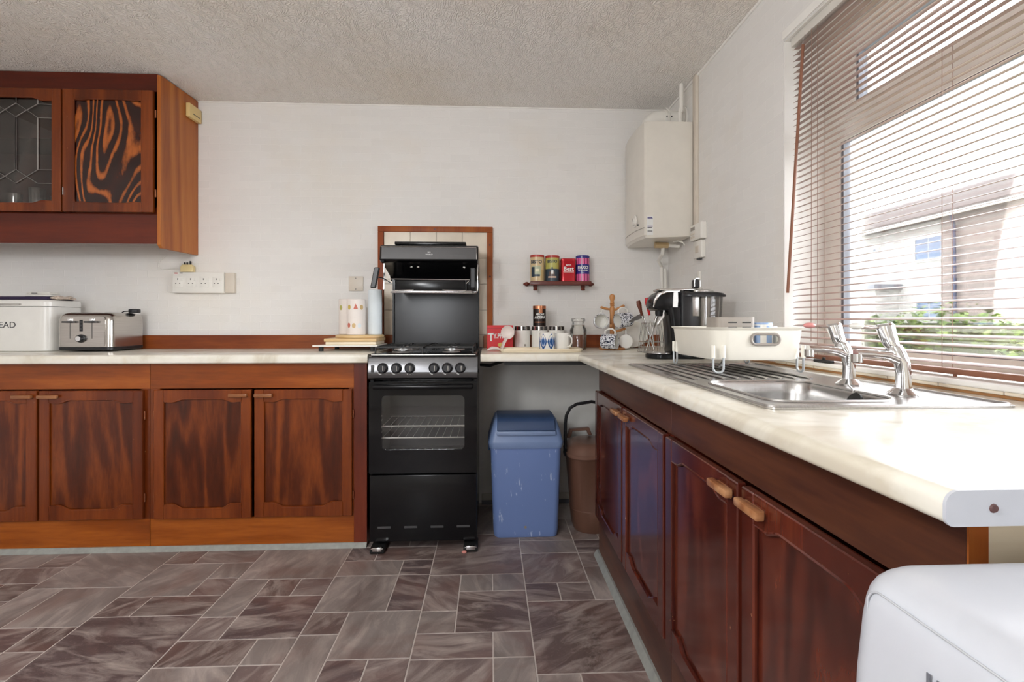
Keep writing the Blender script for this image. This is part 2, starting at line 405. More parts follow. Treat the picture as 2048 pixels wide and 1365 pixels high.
        return s._add(t, mat)

FRONT = lambda x, y, z: Matrix.Translation((x, y, z)) @ Matrix.Rotation(PI/2, 4, 'X')          # readable from -Y
LEFTW = lambda x, y, z: Matrix.Translation((x, y, z)) @ Matrix.Rotation(-PI/2, 4, 'Z') @ Matrix.Rotation(PI/2, 4, 'X')   # readable from -X

def rrect(x0, x1, z0, z1, r, n=5):
    pts = []
    for cx, cz, a0 in ((x1-r, z1-r, 0), (x0+r, z1-r, PI/2), (x0+r, z0+r, PI), (x1-r, z0+r, 1.5*PI)):
        for i in range(n+1):
            a = a0+PI/2*i/n; pts.append((cx+r*math.cos(a), cz+r*math.sin(a)))
    return pts

class Thing:
    """top-level Empty at org; parts are given in world coordinates (or local ones when org is the origin)"""
    def __init__(s, name, label, cat, org=(0,0,0), group=None, kind=None, world=True):
        o = bpy.data.objects.new(name, None); COL.objects.link(o); o.empty_display_size = .05
        o.location = org; s.o = o; s.org = Vector(org) if world else Vector((0,0,0))
        if kind: o['kind'] = kind
        else: o['label'] = label; o['category'] = cat
        if group: o['group'] = group
    def part(s, name, b, mat, parent=None, smooth=30, label=None, off=None):
        o = mkobj(name, b, mat, smooth, s.org if off is None else Vector(off))
        if off is not None: o.location = Vector(off)-s.org
        o.parent = parent or s.o
        if label: o['label'] = label
        return o

def mkobj(name, b, mat, smooth=30, org=Vector((0,0,0))):
    bm = b.bm
    bmesh.ops.recalc_face_normals(bm, faces=bm.faces)
    if org.length: bmesh.ops.translate(bm, vec=-org, verts=bm.verts)
    me = bpy.data.meshes.new(name); bm.to_mesh(me); bm.free()
    me.materials.append(mat)
    if smooth:
        me.polygons.foreach_set('use_smooth', [True]*len(me.polygons)); me.set_sharp_from_angle(angle=math.radians(smooth))
    o = bpy.data.objects.new(name, me); COL.objects.link(o); return o

def single(name, b, mat, label, cat, org=(0,0,0), group=None, smooth=30):
    o = mkobj(name, b, mat, smooth, Vector(org)); o.location = org
    o['label'] = label; o['category'] = cat
    if group: o['group'] = group
    return o

def struct(name, b, mat, parent=None, smooth=0):
    o = mkobj(name, b, mat, smooth)
    if parent: o.parent = parent
    else: o['kind'] = 'structure'
    return o

def share(name, src, loc, parent, rot=None, scale=None):
    o = bpy.data.objects.new(name, src.data); COL.objects.link(o); o.parent = parent; o.location = loc
    if rot: o.rotation_euler = rot
    if scale: o.scale = scale
    return o

def dup(t, loc, rotz=None, label=None, group=None):
    r = t.copy(); COL.objects.link(r); r.location = loc
    if rotz is not None: r.rotation_euler = (0, 0, rotz)
    if label: r['label'] = label
    if group: r['group'] = group
    for ch in list(t.children):
        c = ch.copy(); COL.objects.link(c); c.parent = r
        for g in list(ch.children):
            d = g.copy(); COL.objects.link(d); d.parent = c
    return r

# ================================================================== the room shell
XL, XR, YB, YF, ZC = -3.0, 1.095, 3.03, -1.7, 2.4
ZW, ZR = .941, .938                      # worktop heights: along the back wall / right-hand run
floor = struct('floor', B().box(XL-.2, XR+.2, YF-.2, YB+.2, -.12, -.0012), M_grout)
struct('ceiling', B().box(XL-.2, XR+.3, YF-.2, YB+.2, ZC, ZC+.1), M_ceil)
wall_back = struct('wall_back', B().box(XL-.2, XR+.3, YB, YB+.12, 0, ZC), M_paperX)
struct('wall_left', B().box(XL-.12, XL, YF-.2, YB, 0, ZC), M_paperY)
WY0, WY1, WZ0, WZ1 = .22, 1.82, .953, 2.145
b = B()
b.box(XR, XR+.30, WY1, YB+.02, 0, ZC); b.box(XR, XR+.30, YF-.2, WY0, 0, ZC)
b.box(XR, XR+.30, WY0, WY1, 0, WZ0); b.box(XR, XR+.30, WY0, WY1, WZ1, ZC)
struct('wall_right', b, M_paperY)
b = B()   # smooth white reveals of the window opening
b.box(XR+.001, XR+.15, WY1-.004, WY1-.0005, WZ0, WZ1); b.box(XR+.001, XR+.15, WY0, WY1, WZ1-.004, WZ1-.0005); b.box(XR+.001, XR+.15, WY0+.0005, WY0+.004, WZ0, WZ1)
struct('trim_1', b, M_white)
b = B()   # rear wall with a glazed back door, behind the camera
b.box(XL-.12, -1.28, YF-.12, YF, 0, ZC); b.box(-.52, XR, YF-.12, YF, 0, ZC); b.box(-1.28, -.52, YF-.12, YF, 2.1, ZC)
struct('wall_front', b, M_plaster)
b = B()
x0, x1 = -1.28, -.52
b.ring([(x0, .0), (x1, .0), (x1, 2.1), (x0, 2.1)], [(x0+.10, .98), (x1-.10, .98), (x1-.10, 2.0), (x0+.10, 2.0)], 'xz', YF-.09, YF-.03)
d1 = struct('door_1', b, M_upvc)
struct('pane', B().box(-1.19, -.61, YF-.063, YF-.057, .97, 2.01), M_glass, d1)
struct('door_handle', B().tube([(-.56, YF-.03, 1.02), (-.56, YF+.02, 1.02), (-.67, YF+.022, 1.02)], .009, 8), M_chrome, d1)

# plain painted lower wall in the alcove, skirting, fillet strips
struct('painted_panel', B().box(-.04, XR, YB-.006, YB, .0, ZW-.05), M_plaster, wall_back)
struct('baseboard_back', B().box(-.05, XR, YB-.020, YB-.0065, .022, .062, .004), M_skirt)
struct('trim_2', B().box(-.05, XR, YB-.024, YB-.0065, 0, .022), M_midgrey)
struct('trim_3', B().prism([(2.452, 0), (2.474, 0), (2.474, .022), (2.466, .022)], 'yz', XL+.01, -.6), M_trim)     # strip along the left plinth
struct('trim_4', B().prism([(.488, 0), (.514, 0), (.514, .024), (.504, .024)], 'xz', .52, 2.34), M_trim)   # strip along the right plinth
struct('trim_5', B().box(XR-.006, XR, WY0-.05, WY1+.0, WZ1+.004, WZ1+.035, .002), M_white)                   # bead above the window
struct('trim_6', B().tube([(XR-.004, YF, ZC-.004), (XR-.004, YB, ZC-.004)], .007, 6), M_white)
struct('trim_7', B().tube([(-1.72, YB-.003, ZC-.003), (XR, YB-.003, ZC-.003)], .005, 6), M_white)

# ---- slate-look floor tiles: strips three modules wide, every tile its own piece
U = .1355
SX = [.146-3*U*k for k in range(-1, 8)]
# each block: (u0, v0, u1, v1) in modules, v counted from the far edge of the block towards the camera
big = [(0,0,3,3)]
blkB = [(0,0,1,2), (1,0,2,1), (2,0,3,1), (1,1,3,3), (0,2,1,3)]
row21 = [(0,0,2,1), (2,0,3,1)]; row12 = [(0,0,1,1), (1,0,3,1)]
blk22 = [(0,0,2,2), (2,0,3,2)]; blk12 = [(0,0,1,2), (1,0,3,2)]
blkR = [(0,0,2,2), (2,0,3,1), (2,1,3,3), (0,2,1,3), (1,2,2,3)]
blkM = [(0,0,1,1), (0,1,1,3), (1,0,3,2), (1,2,2,3), (2,2,3,3)]
blkS = [(0,0,2,2), (2,0,3,1), (2,1,3,2)]
H = {id(big): 3, id(blkB): 3, id(row21): 1, id(row12): 1, id(blk22): 2, id(blk12): 2, id(blkR): 3, id(blkM): 3, id(blkS): 2}
strips = {   # strip x0 : (far edge of the first block, blocks)
    .146: (2.77, [blk22, row21, blkR, big, row12, blkM, big, blk22, row21, blkB, big]),
    .146-3*U: (2.99, [big, big, blkB, row21, blk22, big, blkR, row12, blkS, big]),
    .146-6*U: (3.00, [blkS, blkS, row12, row21, blk22, blkM, big, row12, blkB, big, row21, blkR]),
    .146-9*U: (2.987, [big, big, blkB, row21, blk22, big, blkR, row12, blkS, big]),
    .146-12*U: (2.87, [big, row12, blkS, row12, big, blkB, row21, blk22, big, blkR]),
    .146-15*U: (2.95, [big, big, blk12, row21, blkS, row12, big, blkB, row21, blk22, big]),
    .146-18*U: (2.86, [blkR, row21, row12, blkS, big, row21, blk22, blkB, big, row12]),
    .146-21*U: (2.93, [blkB, row12, big, blkR, row21, blkS, big, blkM, row12]),
    .146+3*U: (2.83, [blkB, big])}
tile_cache = {}
g = .0042
for sx, (ytop, blocks) in strips.items():
    y = ytop
    for bl in blocks:
        for (u0, v0, u1, v1) in bl:
            w, d = (u1-u0)*U-2*g*.55, (v1-v0)*U-2*g*.55
            cx, cy = sx+(u0+u1)/2*U, y-(v0+v1)/2*U
            lim = .512 if cy-d/2 < 2.34 else XR-.03
            if cx-w/2 > lim-.02 or cx-w/2 < XL or cy+d/2 > YB: continue
            if cx+w/2 > lim:
                w2 = lim-(cx-w/2); cx = cx-w/2+w2/2; w = w2
            k = (round(w, 3), round(d, 3))
            if k not in tile_cache:
                o = mkobj('tile', B().box(-w/2, w/2, -d/2, d/2, -.0030, 0, .0012, 1), M_slate, 0); tile_cache[k] = o
            else:
                o = bpy.data.objects.new('tile', tile_cache[k].data); COL.objects.link(o)
            o.parent = floor; o.location = (cx, cy, 0)
        y -= H[id(bl)]*U

# ================================================================== window, sill, blind
win = struct('window_1', B(), M_upvc)
FX0, FX1 = 1.243, 1.30
b = B()
b.ring([(WY0, WZ0), (WY1, WZ0), (WY1, WZ1), (WY0, WZ1)], [(WY0+.06, WZ0+.035), (WY1-.06, WZ0+.035), (WY1-.06, WZ1-.05), (WY0+.06, WZ1-.05)], 'yz', FX0+.008, FX1)
struct('outer_frame', b, M_upvc, win)
struct('transom', B().box(FX0+.004, FX1, WY0+.06, WY1-.06, 1.752, 1.80, .003), M_upvc, win)
struct('mullion', B().box(FX0+.004, FX1, .90, .95, WZ0+.035, 1.752, .003), M_upvc, win)
for y0, y1 in ((.95, WY1-.06), (WY0+.06, .90)):
    z0, z1 = WZ0+.035, 1.752
    o_ = struct('glazing_bead', B().ring([(y0, z0), (y1, z0), (y1, z1), (y0, z1)], [(y0+.034, z0+.018), (y1-.034, z0+.018), (y1-.034, z1-.016), (y0+.034, z1-.016)], 'yz', FX0, FX0+.02), M_upvc, win)
    struct('bead_shade', B().ring([(y0+.03, z0+.014), (y1-.03, z0+.014), (y1-.03, z1-.012), (y0+.03, z1-.012)], [(y0+.046, z0+.022), (y1-.046, z0+.022), (y1-.046, z1-.018), (y0+.046, z1-.018)], 'yz', FX0+.006, FX0+.03), M_midgrey, win)  # grey ring: shade of the bead's inner side put into colour
    struct('pane', B().box(FX0+.024, FX0+.030, y0+.04, y1-.04, z0+.019, z1-.017), M_glass, win)
y0, y1, z0, z1 = WY0+.06, WY1-.06, 1.80, WZ1-.05
sash = struct('top_sash', B().ring([(y0, z0), (y1, z0), (y1, z1), (y0, z1)], [(y0+.1, z0+.045), (y1-.115, z0+.045), (y1-.115, z1-.075), (y0+.1, z1-.075)], 'yz', FX0-.006, FX0+.05), M_upvc, win)
struct('bead_shade', B().ring([(y0+.096, z0+.041), (y1-.111, z0+.041), (y1-.111, z1-.071), (y0+.096, z1-.071)], [(y0+.108, z0+.049), (y1-.126, z0+.049), (y1-.126, z1-.079), (y0+.108, z1-.079)], 'yz', FX0+.0, FX0+.03), M_midgrey, sash)  # same painted shade round the sash opening
struct('pane', B().box(FX0+.014, FX0+.020, y0+.10, y1-.112, z0+.045, z1-.07), M_glass, sash)
# sill: white board on a cream tiled edge over the tan upstand
struct('trim_8', B().box(1.058, FX0+.01, WY0, WY1, .9535, .966, .003), M_white)
sillf = struct('trim_9', B().box(1.064, 1.0945, WY0, WY1+.0, .9465, .953), M_grout)
yy = WY0+.01
while yy < WY1-.02:
    e = min(yy+.150, WY1-.002); struct('tile', B().box(1.060, 1.0944, yy, e-.002, .9455, .9532, .0015, 1), M_creamT, sillf); yy += .152
t = Thing('wooden_upstand', 'tan wooden upstand under the window sill behind the sink', 'upstand', (1.08, 1.0, ZR))
t.part('board', B().box(1.066, 1.0945, .47, WY1+.3, ZR+.0005, .9450), W_tan)

blind = Thing('venetian_blind', 'brown venetian blind with open slats hanging in the kitchen window', 'blind', (1.125, 1.03, .978))
BX, BY0, BY1 = 1.127, .245, 1.795
SL = []
for i in range(7):
    a = -1+2*i/6; SL.append((a*.0125, .0016*(1-a*a)))
b = B(); prof = SL+[(x, z-.0006) for x, z in SL[::-1]]
b.prism(prof, 'xz', BY0-1.02, BY1-1.02)
slat0 = None; zz = .999; n = 0
while zz < 2.105:
    if slat0 is None:
        slat0 = mkobj('slat', b, M_slat, 40); slat0.parent = blind.o; slat0.location = (BX-1.125, 1.02-1.03, zz-.978); slat0.rotation_euler = (0, -.22, 0)
    else:
        s_ = share('slat', slat0, (BX-1.125, 1.02-1.03, zz-.978), blind.o, (0, -.22, 0))
    zz += .0216; n += 1
blind.part('bottom_rail', B().box(BX-.0125, BX+.0125, BY0, BY1, .971, .985, .003), M_wand)
blind.part('head_rail', B().box(BX-.02, BX+.02, BY0, BY1, 2.108, 2.140, .002), M_upvc)
for y in (1.655, 1.185, .65):
    bb = B()
    for dx in (-.0135, .0135): bb.tube([(BX+dx, y, .985), (BX+dx, y, 2.108)], .0007, 5)
    blind.part('ladder_cord', bb, M_cord)
blind.part('pull_cord', B().tube([(BX-.02, 1.675, 2.11), (BX-.019, 1.68, 1.03)], .0011, 5), M_cord)
w = blind.part('tilt_wand', B().tube([(1.102, 1.715, 2.075), (1.098, 1.80, 1.205)], .0052, 8), M_wand)
blind.part('hook', B().tube([(1.112, 1.712, 2.118), (1.104, 1.714, 2.10), (1.102, 1.715, 2.074)], .0022, 6), M_chrome, w)
blind.part('rail_foot', B().lathe([(.0, -.006), (.004, -.005), (.004, 0)], (BX-.009, 1.155, .971), 8), M_wand)

# ================================================================== outside: lawn, hedge, house
single('lawn', B().box(1.6, 45, -25, 60, -.35, -.25), M_grass, 'pale lawn outside the window behind the hedge', 'lawn')
HX = 17.0
house = Thing('neighbouring_house', 'pale rendered house with brown tiled roof seen through the blind', 'house', (HX, 20, -.25))
def hx(px, Y=None): return None
b = B().box(HX, HX+8, 17.87, 34, -.25, 5.0)
house.part('wall', b, M_render)
house.part('wall', B().box(HX-.25, HX+8, 8, 17.87, -.25, 5.05), M_pebble, label='grey pebbledash gable bay')
house.part('roof', B().prism([(HX-.75, 4.98), (HX-.75, 5.10), (HX+3.6, 7.0), (HX+8.5, 5.0), (HX+8.3, 4.9)], 'xz', 7.6, 34.4), M_roof)
house.part('gutter', B().tube([(HX-.78, 7.6, 4.94), (HX-.78, 34.4, 4.94)], .07, 8), M_upvc)
house.part('downpipe', B().tube([(HX-.7, 17.0, 4.9), (HX-.4, 17.2, 4.6), (HX-.34, 17.2, -.2)], .055, 8), M_pipe)
for y0, y1, z0, z1 in ((18.0, 19.36, 3.45, 4.45), (21.15, 21.55, 4.1, 4.4), (18.0, 19.3, 1.2, 1.98)):
    wn = house.part('window', B().ring([(y0, z0), (y1, z0), (y1, z1), (y0, z1)], [(y0+.09, z0+.09), (y1-.09, z0+.09), (y1-.09, z1-.09), (y0+.09, z1-.09)], 'yz', HX-.05, HX+.05), M_upvc)
    house.part('pane', B().box(HX-.01, HX+.02, y0+.09, (y0+y1)/2-.03, z0+.09, z1-.09), M_upane, wn)
    house.part('pane', B().box(HX-.01, HX+.02, (y0+y1)/2+.03, y1-.09, z0+.09, z1-.09), M_upane, wn)
house.part('porch', B().box(HX-1.2, HX, 19.9, 24.5, 2.45, 2.65), M_midgrey)
house.part('porch_wall', B().box(HX-1.0, HX, 20.1, 24.3, -.25, 2.45), M_render)
rng = random.Random(3)
for y0, y1, hh, lab in ((1.5, 9.2, 1.2, 'trimmed green hedge nearest the window, below the house'), (9.4, 15.5, 1.0, 'lower stretch of green hedge towards the far left of the window')):
    hd = Thing('hedge', lab, 'hedge', (6.3, (y0+y1)/2, -.25))
    vs, fs = [], []
    for k in range(9000):
        x = rng.uniform(5.9, 6.9); y = rng.uniform(y0, y1); z = rng.uniform(-.2, hh+.12*math.sin(y*2.1)+.06*math.sin(y*7))
        if rng.random() < .5: x = 5.9+abs(rng.gauss(0, .12))
        s_ = rng.uniform(.03, .06); a = rng.uniform(0, 6.28); e = rng.uniform(-.7, .7)
        dx, dy = math.cos(a)*s_, math.sin(a)*s_; i = len(vs)
        vs += [(x-dx, y-dy, z), (x+dy*.5, y-dx*.5, z+e*s_), (x+dx, y+dy, z+.3*s_), (x-dy*.5, y+dx*.5, z-e*s_)]; fs.append((i, i+1, i+2, i+3))
    me = bpy.data.meshes.new('foliage'); org = Vector((6.3, (y0+y1)/2, -.25)); me.from_pydata([tuple(Vector(q)-org) for q in vs], [], fs); me.materials.append(M_leaf)
    o = bpy.data.objects.new('foliage', me); COL.objects.link(o); o.parent = hd.o; o['kind'] = 'stuff'
    hd.part('core', B().box(6.05, 6.8, y0+.05, y1-.05, -.25, hh-.12), plain('hedge_core', lin(60, 66, 40), .9, var=.4, nscale=20))

# ================================================================== cabinets
def door(t, axis, f0, a0, a1, z0, z1, mp, ms, th=.02, hand=None, sgn=-1, hl=None, stile=.044, hinge=None, end=.058, mid=.043, bend=.07, bmid=.048, ws=None):
    """framed door with shaped rails. axis 'x': spans x a0..a1, face at y=f0 (looking -Y); axis 'y': spans y, face at x=f0 (looking -X)"""
    pl = 'xz' if axis == 'x' else 'yz'
    b = B(); w = a1-a0
    i0, i1 = a0+stile, a1-stile
    b.prism([(a0, z0), (i0, z0), (i0, z1), (a0, z1)], pl, f0, f0+th, .0025); b.prism([(i1, z0), (a1, z0), (a1, z1), (i1, z1)], pl, f0, f0+th, .0025)
    def curve(e, m_):
        pts = []; L = i1-i0
        for k in range(9):
            s = k/8; sm = s*s*(3-2*s); pts.append((i0+L*(.11+.15*s), e+(m_-e)*sm))
        return [(i0, e)]+pts+[(i0+i1-u, v) for u, v in pts[::-1]]+[(i1, e)]
    top = [(u, z1-v) for u, v in curve(end, mid)]; bot = [(u, z0+v) for u, v in curve(bend, bmid)]
    b.prism([(i0, z1)]+top+[(i1, z1)], pl, f0+.001, f0+th, .002)
    b.prism([(i0, z0)]+bot+[(i1, z0)], pl, f0+.001, f0+th, .002)
    d = t.part('door', b, ms)
    P = (lambda u, v, q: (u, q, v)) if axis == 'x' else (lambda u, v, q: (q, u, v))
    ring = [P(u, v, f0+.0035) for u, v in top]+[P(u, v, f0+.0035) for u, v in bot[::-1]]
    t.part('bead', B().tube(ring, .0042, 6, closed=True), ms, d)
    pb = B()
    if axis == 'x': pb.box(i0-.01, i1+.01, f0+.009, f0+.016, z0+bmid-.012, z1-mid+.012)
    else: pb.box(f0+.009, f0+.016, i0-.01, i1+.01, z0+bmid-.012, z1-mid+.012)
    if mp is not None: t.part('panel', pb, mp, d, 0)
    else: pb.bm.free()
    if hand:
        h0, h1 = hand; hz = hl if hl is not None else z1-.026
        hb = B()
        if axis == 'x': hb.box(h0, h1, f0-.021, f0-.004, hz-.0085, hz+.0085, .004); hb.box(h0+.012, h1-.012, f0-.006, f0+.002, hz-.004, hz+.006)
        else: hb.box(f0-.021, f0-.004, h0, h1, hz-.0085, hz+.0085, .004); hb.box(f0-.006, f0+.002, h0+.012, h1-.012, hz-.004, hz+.006)
        t.part('handle', hb, W_handle, d, label='worn wooden pull handle')
    if hinge is not None:
        for hz in (z0+.1, z1-.12):
            hb = B()
            if axis == 'x': hb.tube([(hinge, f0+.012, hz-.02), (hinge, f0+.012, hz+.02)], .0035, 6)
            else: hb.tube([(f0+.012, hinge, hz-.02), (f0+.012, hinge, hz+.02)], .0035, 6)
            t.part('hinge', hb, M_copper, d)
    return d, i0, i1, top, bot

def base_unit_left(lab, x0, x1, d1, d2, hand1, hand2, endpanel=False):
    t = Thing('base_cabinet', lab, 'cabinet', ((x0+x1)/2, 2.74, 0), 'wooden base cabinets along the back wall')
    YF_ = 2.472
    xe = -.663 if endpanel else x1
    b = B(); b.box(x0, x0+.018, YF_+.02, YB-.01, .08, .895); b.box(x1-.018, x1, YF_+.02, YB-.01,   .08, .895); b.box(x0, x1, YF_+.05, YB-.01, .08, .10); b.box(x0, x1, YB-.02, YB-.008, .08, .895)
    t.part('carcass', b, W_end)
    t.part('top_rail', B().box(x0, xe, YF_, YF_+.02, .776, .897, .001, 1), W_rail)
    t.part('plinth', B().box(x0, xe, YF_, YF_+.02, .012, .152, .001, 1), W_rail)
    t.part('face_stile', B().box(x0, d1[0]-.002+.02, YF_+.0005, YF_+.02, .152, .776), W_stile)
    t.part('face_stile', B().box(d2[1]-.02, xe, YF_+.0005, YF_+.02, .152, .776), W_stile)
    if endpanel: t.part('end_panel', B().box(-.6625, -.600, YF_-.004, YB-.01, .012, .897, .001, 1), W_end)
    door(t, 'x', YF_-.021, d1[0], d1[1], .156, .772, W_door, W_stile, hand=hand1, hinge=d1[0]-.004)
    door(t, 'x', YF_-.021, d2[0], d2[1], .158, .771, W_door, W_stile, hand=hand2, hinge=d2[1]+.004)
base_unit_left('stained wooden base cabinet beside the cooker, shaped double doors', -1.628, -.600, (-1.600, -1.147), (-1.131, -.668), (-1.245, -1.158), (-1.126, -1.04), True)
base_unit_left('stained wooden base cabinet under the toaster and bread bin', -2.985, -1.630, (-2.60, -2.136), (-2.124, -1.651), (-2.235, -2.146), (-2.120, -2.03))

def base_unit_right(lab, y0, y1, dA, dB, hA, hB, ends):
    t = Thing('base_cabinet', lab, 'cabinet', (.8, (y0+y1)/2, 0), 'wooden base cabinets under the window run')
    XF = .512
    b = B(); b.box(XF+.02, XR-.01, y0, y0+.018, .08, .895); b.box(XF+.02, XR-.01, y1-.018, y1, .08, .895); b.box(XF+.05, XR-.01, y0, y1, .08, .10); b.box(XR-.02, XR-.008, y0, y1, .08, .72)
    t.part('carcass', b, W_end)
    t.part('top_rail', B().box(XF, XF+.02, y0, y1, .780, .899, .001, 1), W_rrail)
    t.part('plinth', B().box(XF, XF+.02, y0, y1, .012, .188, .001, 1), W_rrail)
    for p0, p1 in ((y0, dA[0]+.02), (dB[1]-.02, y1)): t.part('face_stile', B().box(XF+.0005, XF+.02, p0, p1, .188, .780), W_rstile)
    for d_, h_, hz in ((dA, hA, dA[0]-.004), (dB, hB, dB[1]+.004)):
        door(t, 'y', XF-.021, d_[0], d_[1], .193, .777, W_rdoor, W_rstile, hand=h_, hinge=hz)
    if ends: t.part('side_board', B().box(XF+.0225, XR-.01, y0-.0025, y0-.0003, .08, .895), W_pale)
    if ends: t.part('end_panel', B().box(XF, XF+.022, y0-.003, y0-.0005, .012, .899), W_frame)
base_unit_right('glossy dark red wooden base cabinet under the draining rack, by the bins', 1.392, 2.33, (1.402, 1.838), (1.856, 2.318), (1.745, 1.832), (1.862, 1.95), False)
base_unit_right('glossy dark red wooden base cabinet under the sink, nearest the white appliance', .516, 1.391, (.545, .958), (.974, 1.381), (.865, .95), (.982, 1.07), True)

# worktops
def worktop(name, lab, prof_plane, prof, a0, a1, org, extra=None):
    t = Thing(name, lab, 'worktop', org); bb = B().prism(prof, prof_plane, a0, a1); t.part('slab', bb, M_top, smooth=40); return t
def bull(f, back, zt, zb, r=.014):
    pts = [(back, zb), (back, zt)]
    for k in range(7): a = PI/2*k/6; pts.append((f+r-r*math.sin(a), zt-r+r*math.cos(a)))
    for k in range(5): a = PI/2*k/4; pts.append((f+.008-.008*math.cos(a), zb+.008-.008*math.sin(a)))
    return pts
worktop('worktop', 'cream marbled worktop left of the cooker, carrying the toaster', 'yz', bull(2.43, YB-.001, ZW, .899), XL+.001, -.588, (-1.6, 2.7, ZW))
worktop('worktop', 'short cream marbled worktop right of the cooker, over the blue bin', 'yz', bull(2.43, YB-.001, ZW, .903), -.046, XR-.001, (.5, 2.7, ZW))
SKX0, SKX1, SKY0, SKY1 = .505, .985, .885, 1.825
tw = Thing('worktop', 'long cream marbled worktop under the window with the sink let in', 'worktop', (.77, 1.4, ZR))
pr = bull(.43, SKX0+.03, ZR, .905)
bb = B().prism(pr, 'xz', .456, 2.4295); bb.box(SKX0+.03, XR-.001, SKY1-.03, 2.4295, .905, ZR); bb.box(SKX0+.03, XR-.001, .456, SKY0+.03, .905, ZR); bb.box(SKX1-.03, XR-.001, SKY0+.03, SKY1-.03, .905, ZR)
tw.part('slab', bb, M_top, smooth=40)
pe = bull(.4285, XR-.002, ZR+.0008, .9045)
ec = tw.part('end_cap', B().prism(pe, 'xz', .452, .4555), M_appl, smooth=40, label='white metal end strip')
tw.part('screw', B().lathe([(0, 0), (.0035, 0), (.0045, .0015), (.0045, .003)], (.4755, .4505, .9215), 12, axis='y'), plain('rusty_screw', lin(92, 62, 60), .5), ec)

# upstands on the back wall
def upstand(lab, x0, x1, rl, rr):
    t = Thing('wooden_upstand', lab, 'upstand', ((x0+x1)/2, YB-.015, ZW), 'brown wooden upstands on the back wall')
    r = .012; zt = 1.019; poly = [(x0, ZW), (x1, ZW)]
    poly += [(x1-r+r*math.cos(a), zt-r+r*math.sin(a)) for a in [PI/2*k/4 for k in range(5)]] if rr else [(x1, zt)]
    poly += [(x0+r-r*math.sin(a), zt-r+r*math.cos(a)) for a in [PI/2*k/4 for k in range(5)]] if rl else [(x0, zt)]
    t.part('board', B().prism(poly, 'xz', YB-.023, YB-.001, .0015), W_ups)
upstand('brown wooden upstand behind the toaster and chopping boards', XL+.001, -.440, False, True)
upstand('brown wooden upstand behind the mugs, right of the cooker', -.040, XR-.0005, True, False)

# ---- wall cabinet with leaded glass door
CX = -1.72; CF = 2.697
t = Thing('wall_cabinet', 'stained wooden wall cabinet with leaded glass door and figured door', 'cabinet', (-2.3, 2.87, 1.5))
b = B(); b.box(-2.98, -2.962, CF+.02, YB-.005, 1.50, 2.39); b.box(-2.2, -2.186, CF+.02, YB-.005, 1.66, 2.31); b.box(-2.962, CX-.02, CF+.02, YB-.005, 1.660, 1.700); b.box(-2.962, CX-.02, CF+.02, YB-.005, 2.312, 2.33); b.box(-2.962, CX-.02, YB-.012, YB-.004, 1.66, 2.33); b.box(-2.962, -2.2, CF+.06, YB-.012, 2.07, 2.086)
t.part('carcass', b, W_end)
t.part('face_stile', B().box(-2.98, -2.702, CF, CF+.018, 1.66, 2.303), W_stile)
t.part('cornice', B().box(-2.98, CX-.018, CF, CF+.02, 2.303, 2.396, .001, 1), W_pelmet)
t.part('pelmet', B().box(-2.98, CX-.018, CF-.004, CF+.018, 1.506, 1.660, .002, 1), W_pelmet)
t.part('side_panel', B().prism([(CF-.006, 2.388), (CF-.006, 1.502), (CF+.012, 1.485), (YB-.002, 1.490), (YB-.002, 2.398)], 'yz', CX-.018, CX, .001), W_side)
d, i0, i1, top, bot = door(t, 'x', CF-.02, -2.204, -1.752, 1.668, 2.302, W_burl, W_stile, stile=.056, end=.056, mid=.05, bend=.05, bmid=.044, hinge=-1.744)
t.part('catch', B().box(-2.196, -2.192, CF-.028, CF-.018, 1.752, 1.79), M_chrome, d)
d, i0, i1, top, bot = door(t, 'x', CF-.02, -2.70, -2.212, 1.668, 2.302, None, W_stile, stile=.042, end=.062, mid=.046, bend=.054, bmid=.040)
t.part('pane', B().box(-2.664, -2.25, CF-.009, CF-.006, 1.70, 2.262), M_cabglass, d, 0)
px = lambda x: -2.441+(x-34)*.002697
pz = lambda y: 1.098+(644-y)*.002697-.002
segs = []
for sgn in (1, -1):
    q = lambda x: 34+sgn*(x-34)
    for A, C in (((34,197),(34,225)), ((74,197),(74,226)), ((34,225),(54,238)), ((54,238),(34,251)), ((54,238),(74,226)), ((54,238),(74,252)), ((74,226),(106,227)), ((74,252),(106,253)), ((34,251),(34,352)), ((74,252),(74,352)), ((34,352),(54,365)), ((54,365),(74,352)), ((54,365),(74,378)), ((54,365),(34,378)), ((74,352),(106,352)), ((74,378),(106,378))):
        segs.append(((px(q(A[0])), pz(A[1])), (px(q(C[0])), pz(C[1]))))
for (ax, az), (bx_, bz) in segs:
    t.part('lead_strip', B().tube([(ax, CF-.0105, az), (bx_, CF-.0105, bz)], .0032, 6, sq=.45), M_lead, d)
# glasses in the cabinet
for i, (x, h_, r_, lab) in enumerate(((-2.52, .075, .034, 'glass tumbler in the wall cabinet, furthest left'), (-2.402, .105, .036, 'tallest glass tumbler in the wall cabinet, in the middle'), (-2.295, .055, .036, 'shortest glass bowl in the wall cabinet, at the right'))):
    single('glass_tumbler', B().lathe([(0, .006), (r_*.8, .006), (r_*.97, h_), (r_, h_), (r_*.86, 0), (0, 0)], (x, 2.765, 1.7005), 20), M_tumbler, lab, 'glass', (x, 2.765, 1.7005), 'glasses in the wall cabinet')
# cream chime box on the cabinet side
t = Thing('door_chime', 'small cream box fixed to the side of the wall cabinet', 'chime', (CX+.012, 2.96, 2.26))
t.part('cover', B().box(CX+.0005, CX+.024, 2.905, 3.022, 2.262, 2.340, .004), plain('old_cream', lin(226, 200, 138), .4))
t.part('grille', B().box(CX+.023, CX+.0255, 2.935, 3.0, 2.285, 2.289), M_dkgrey)

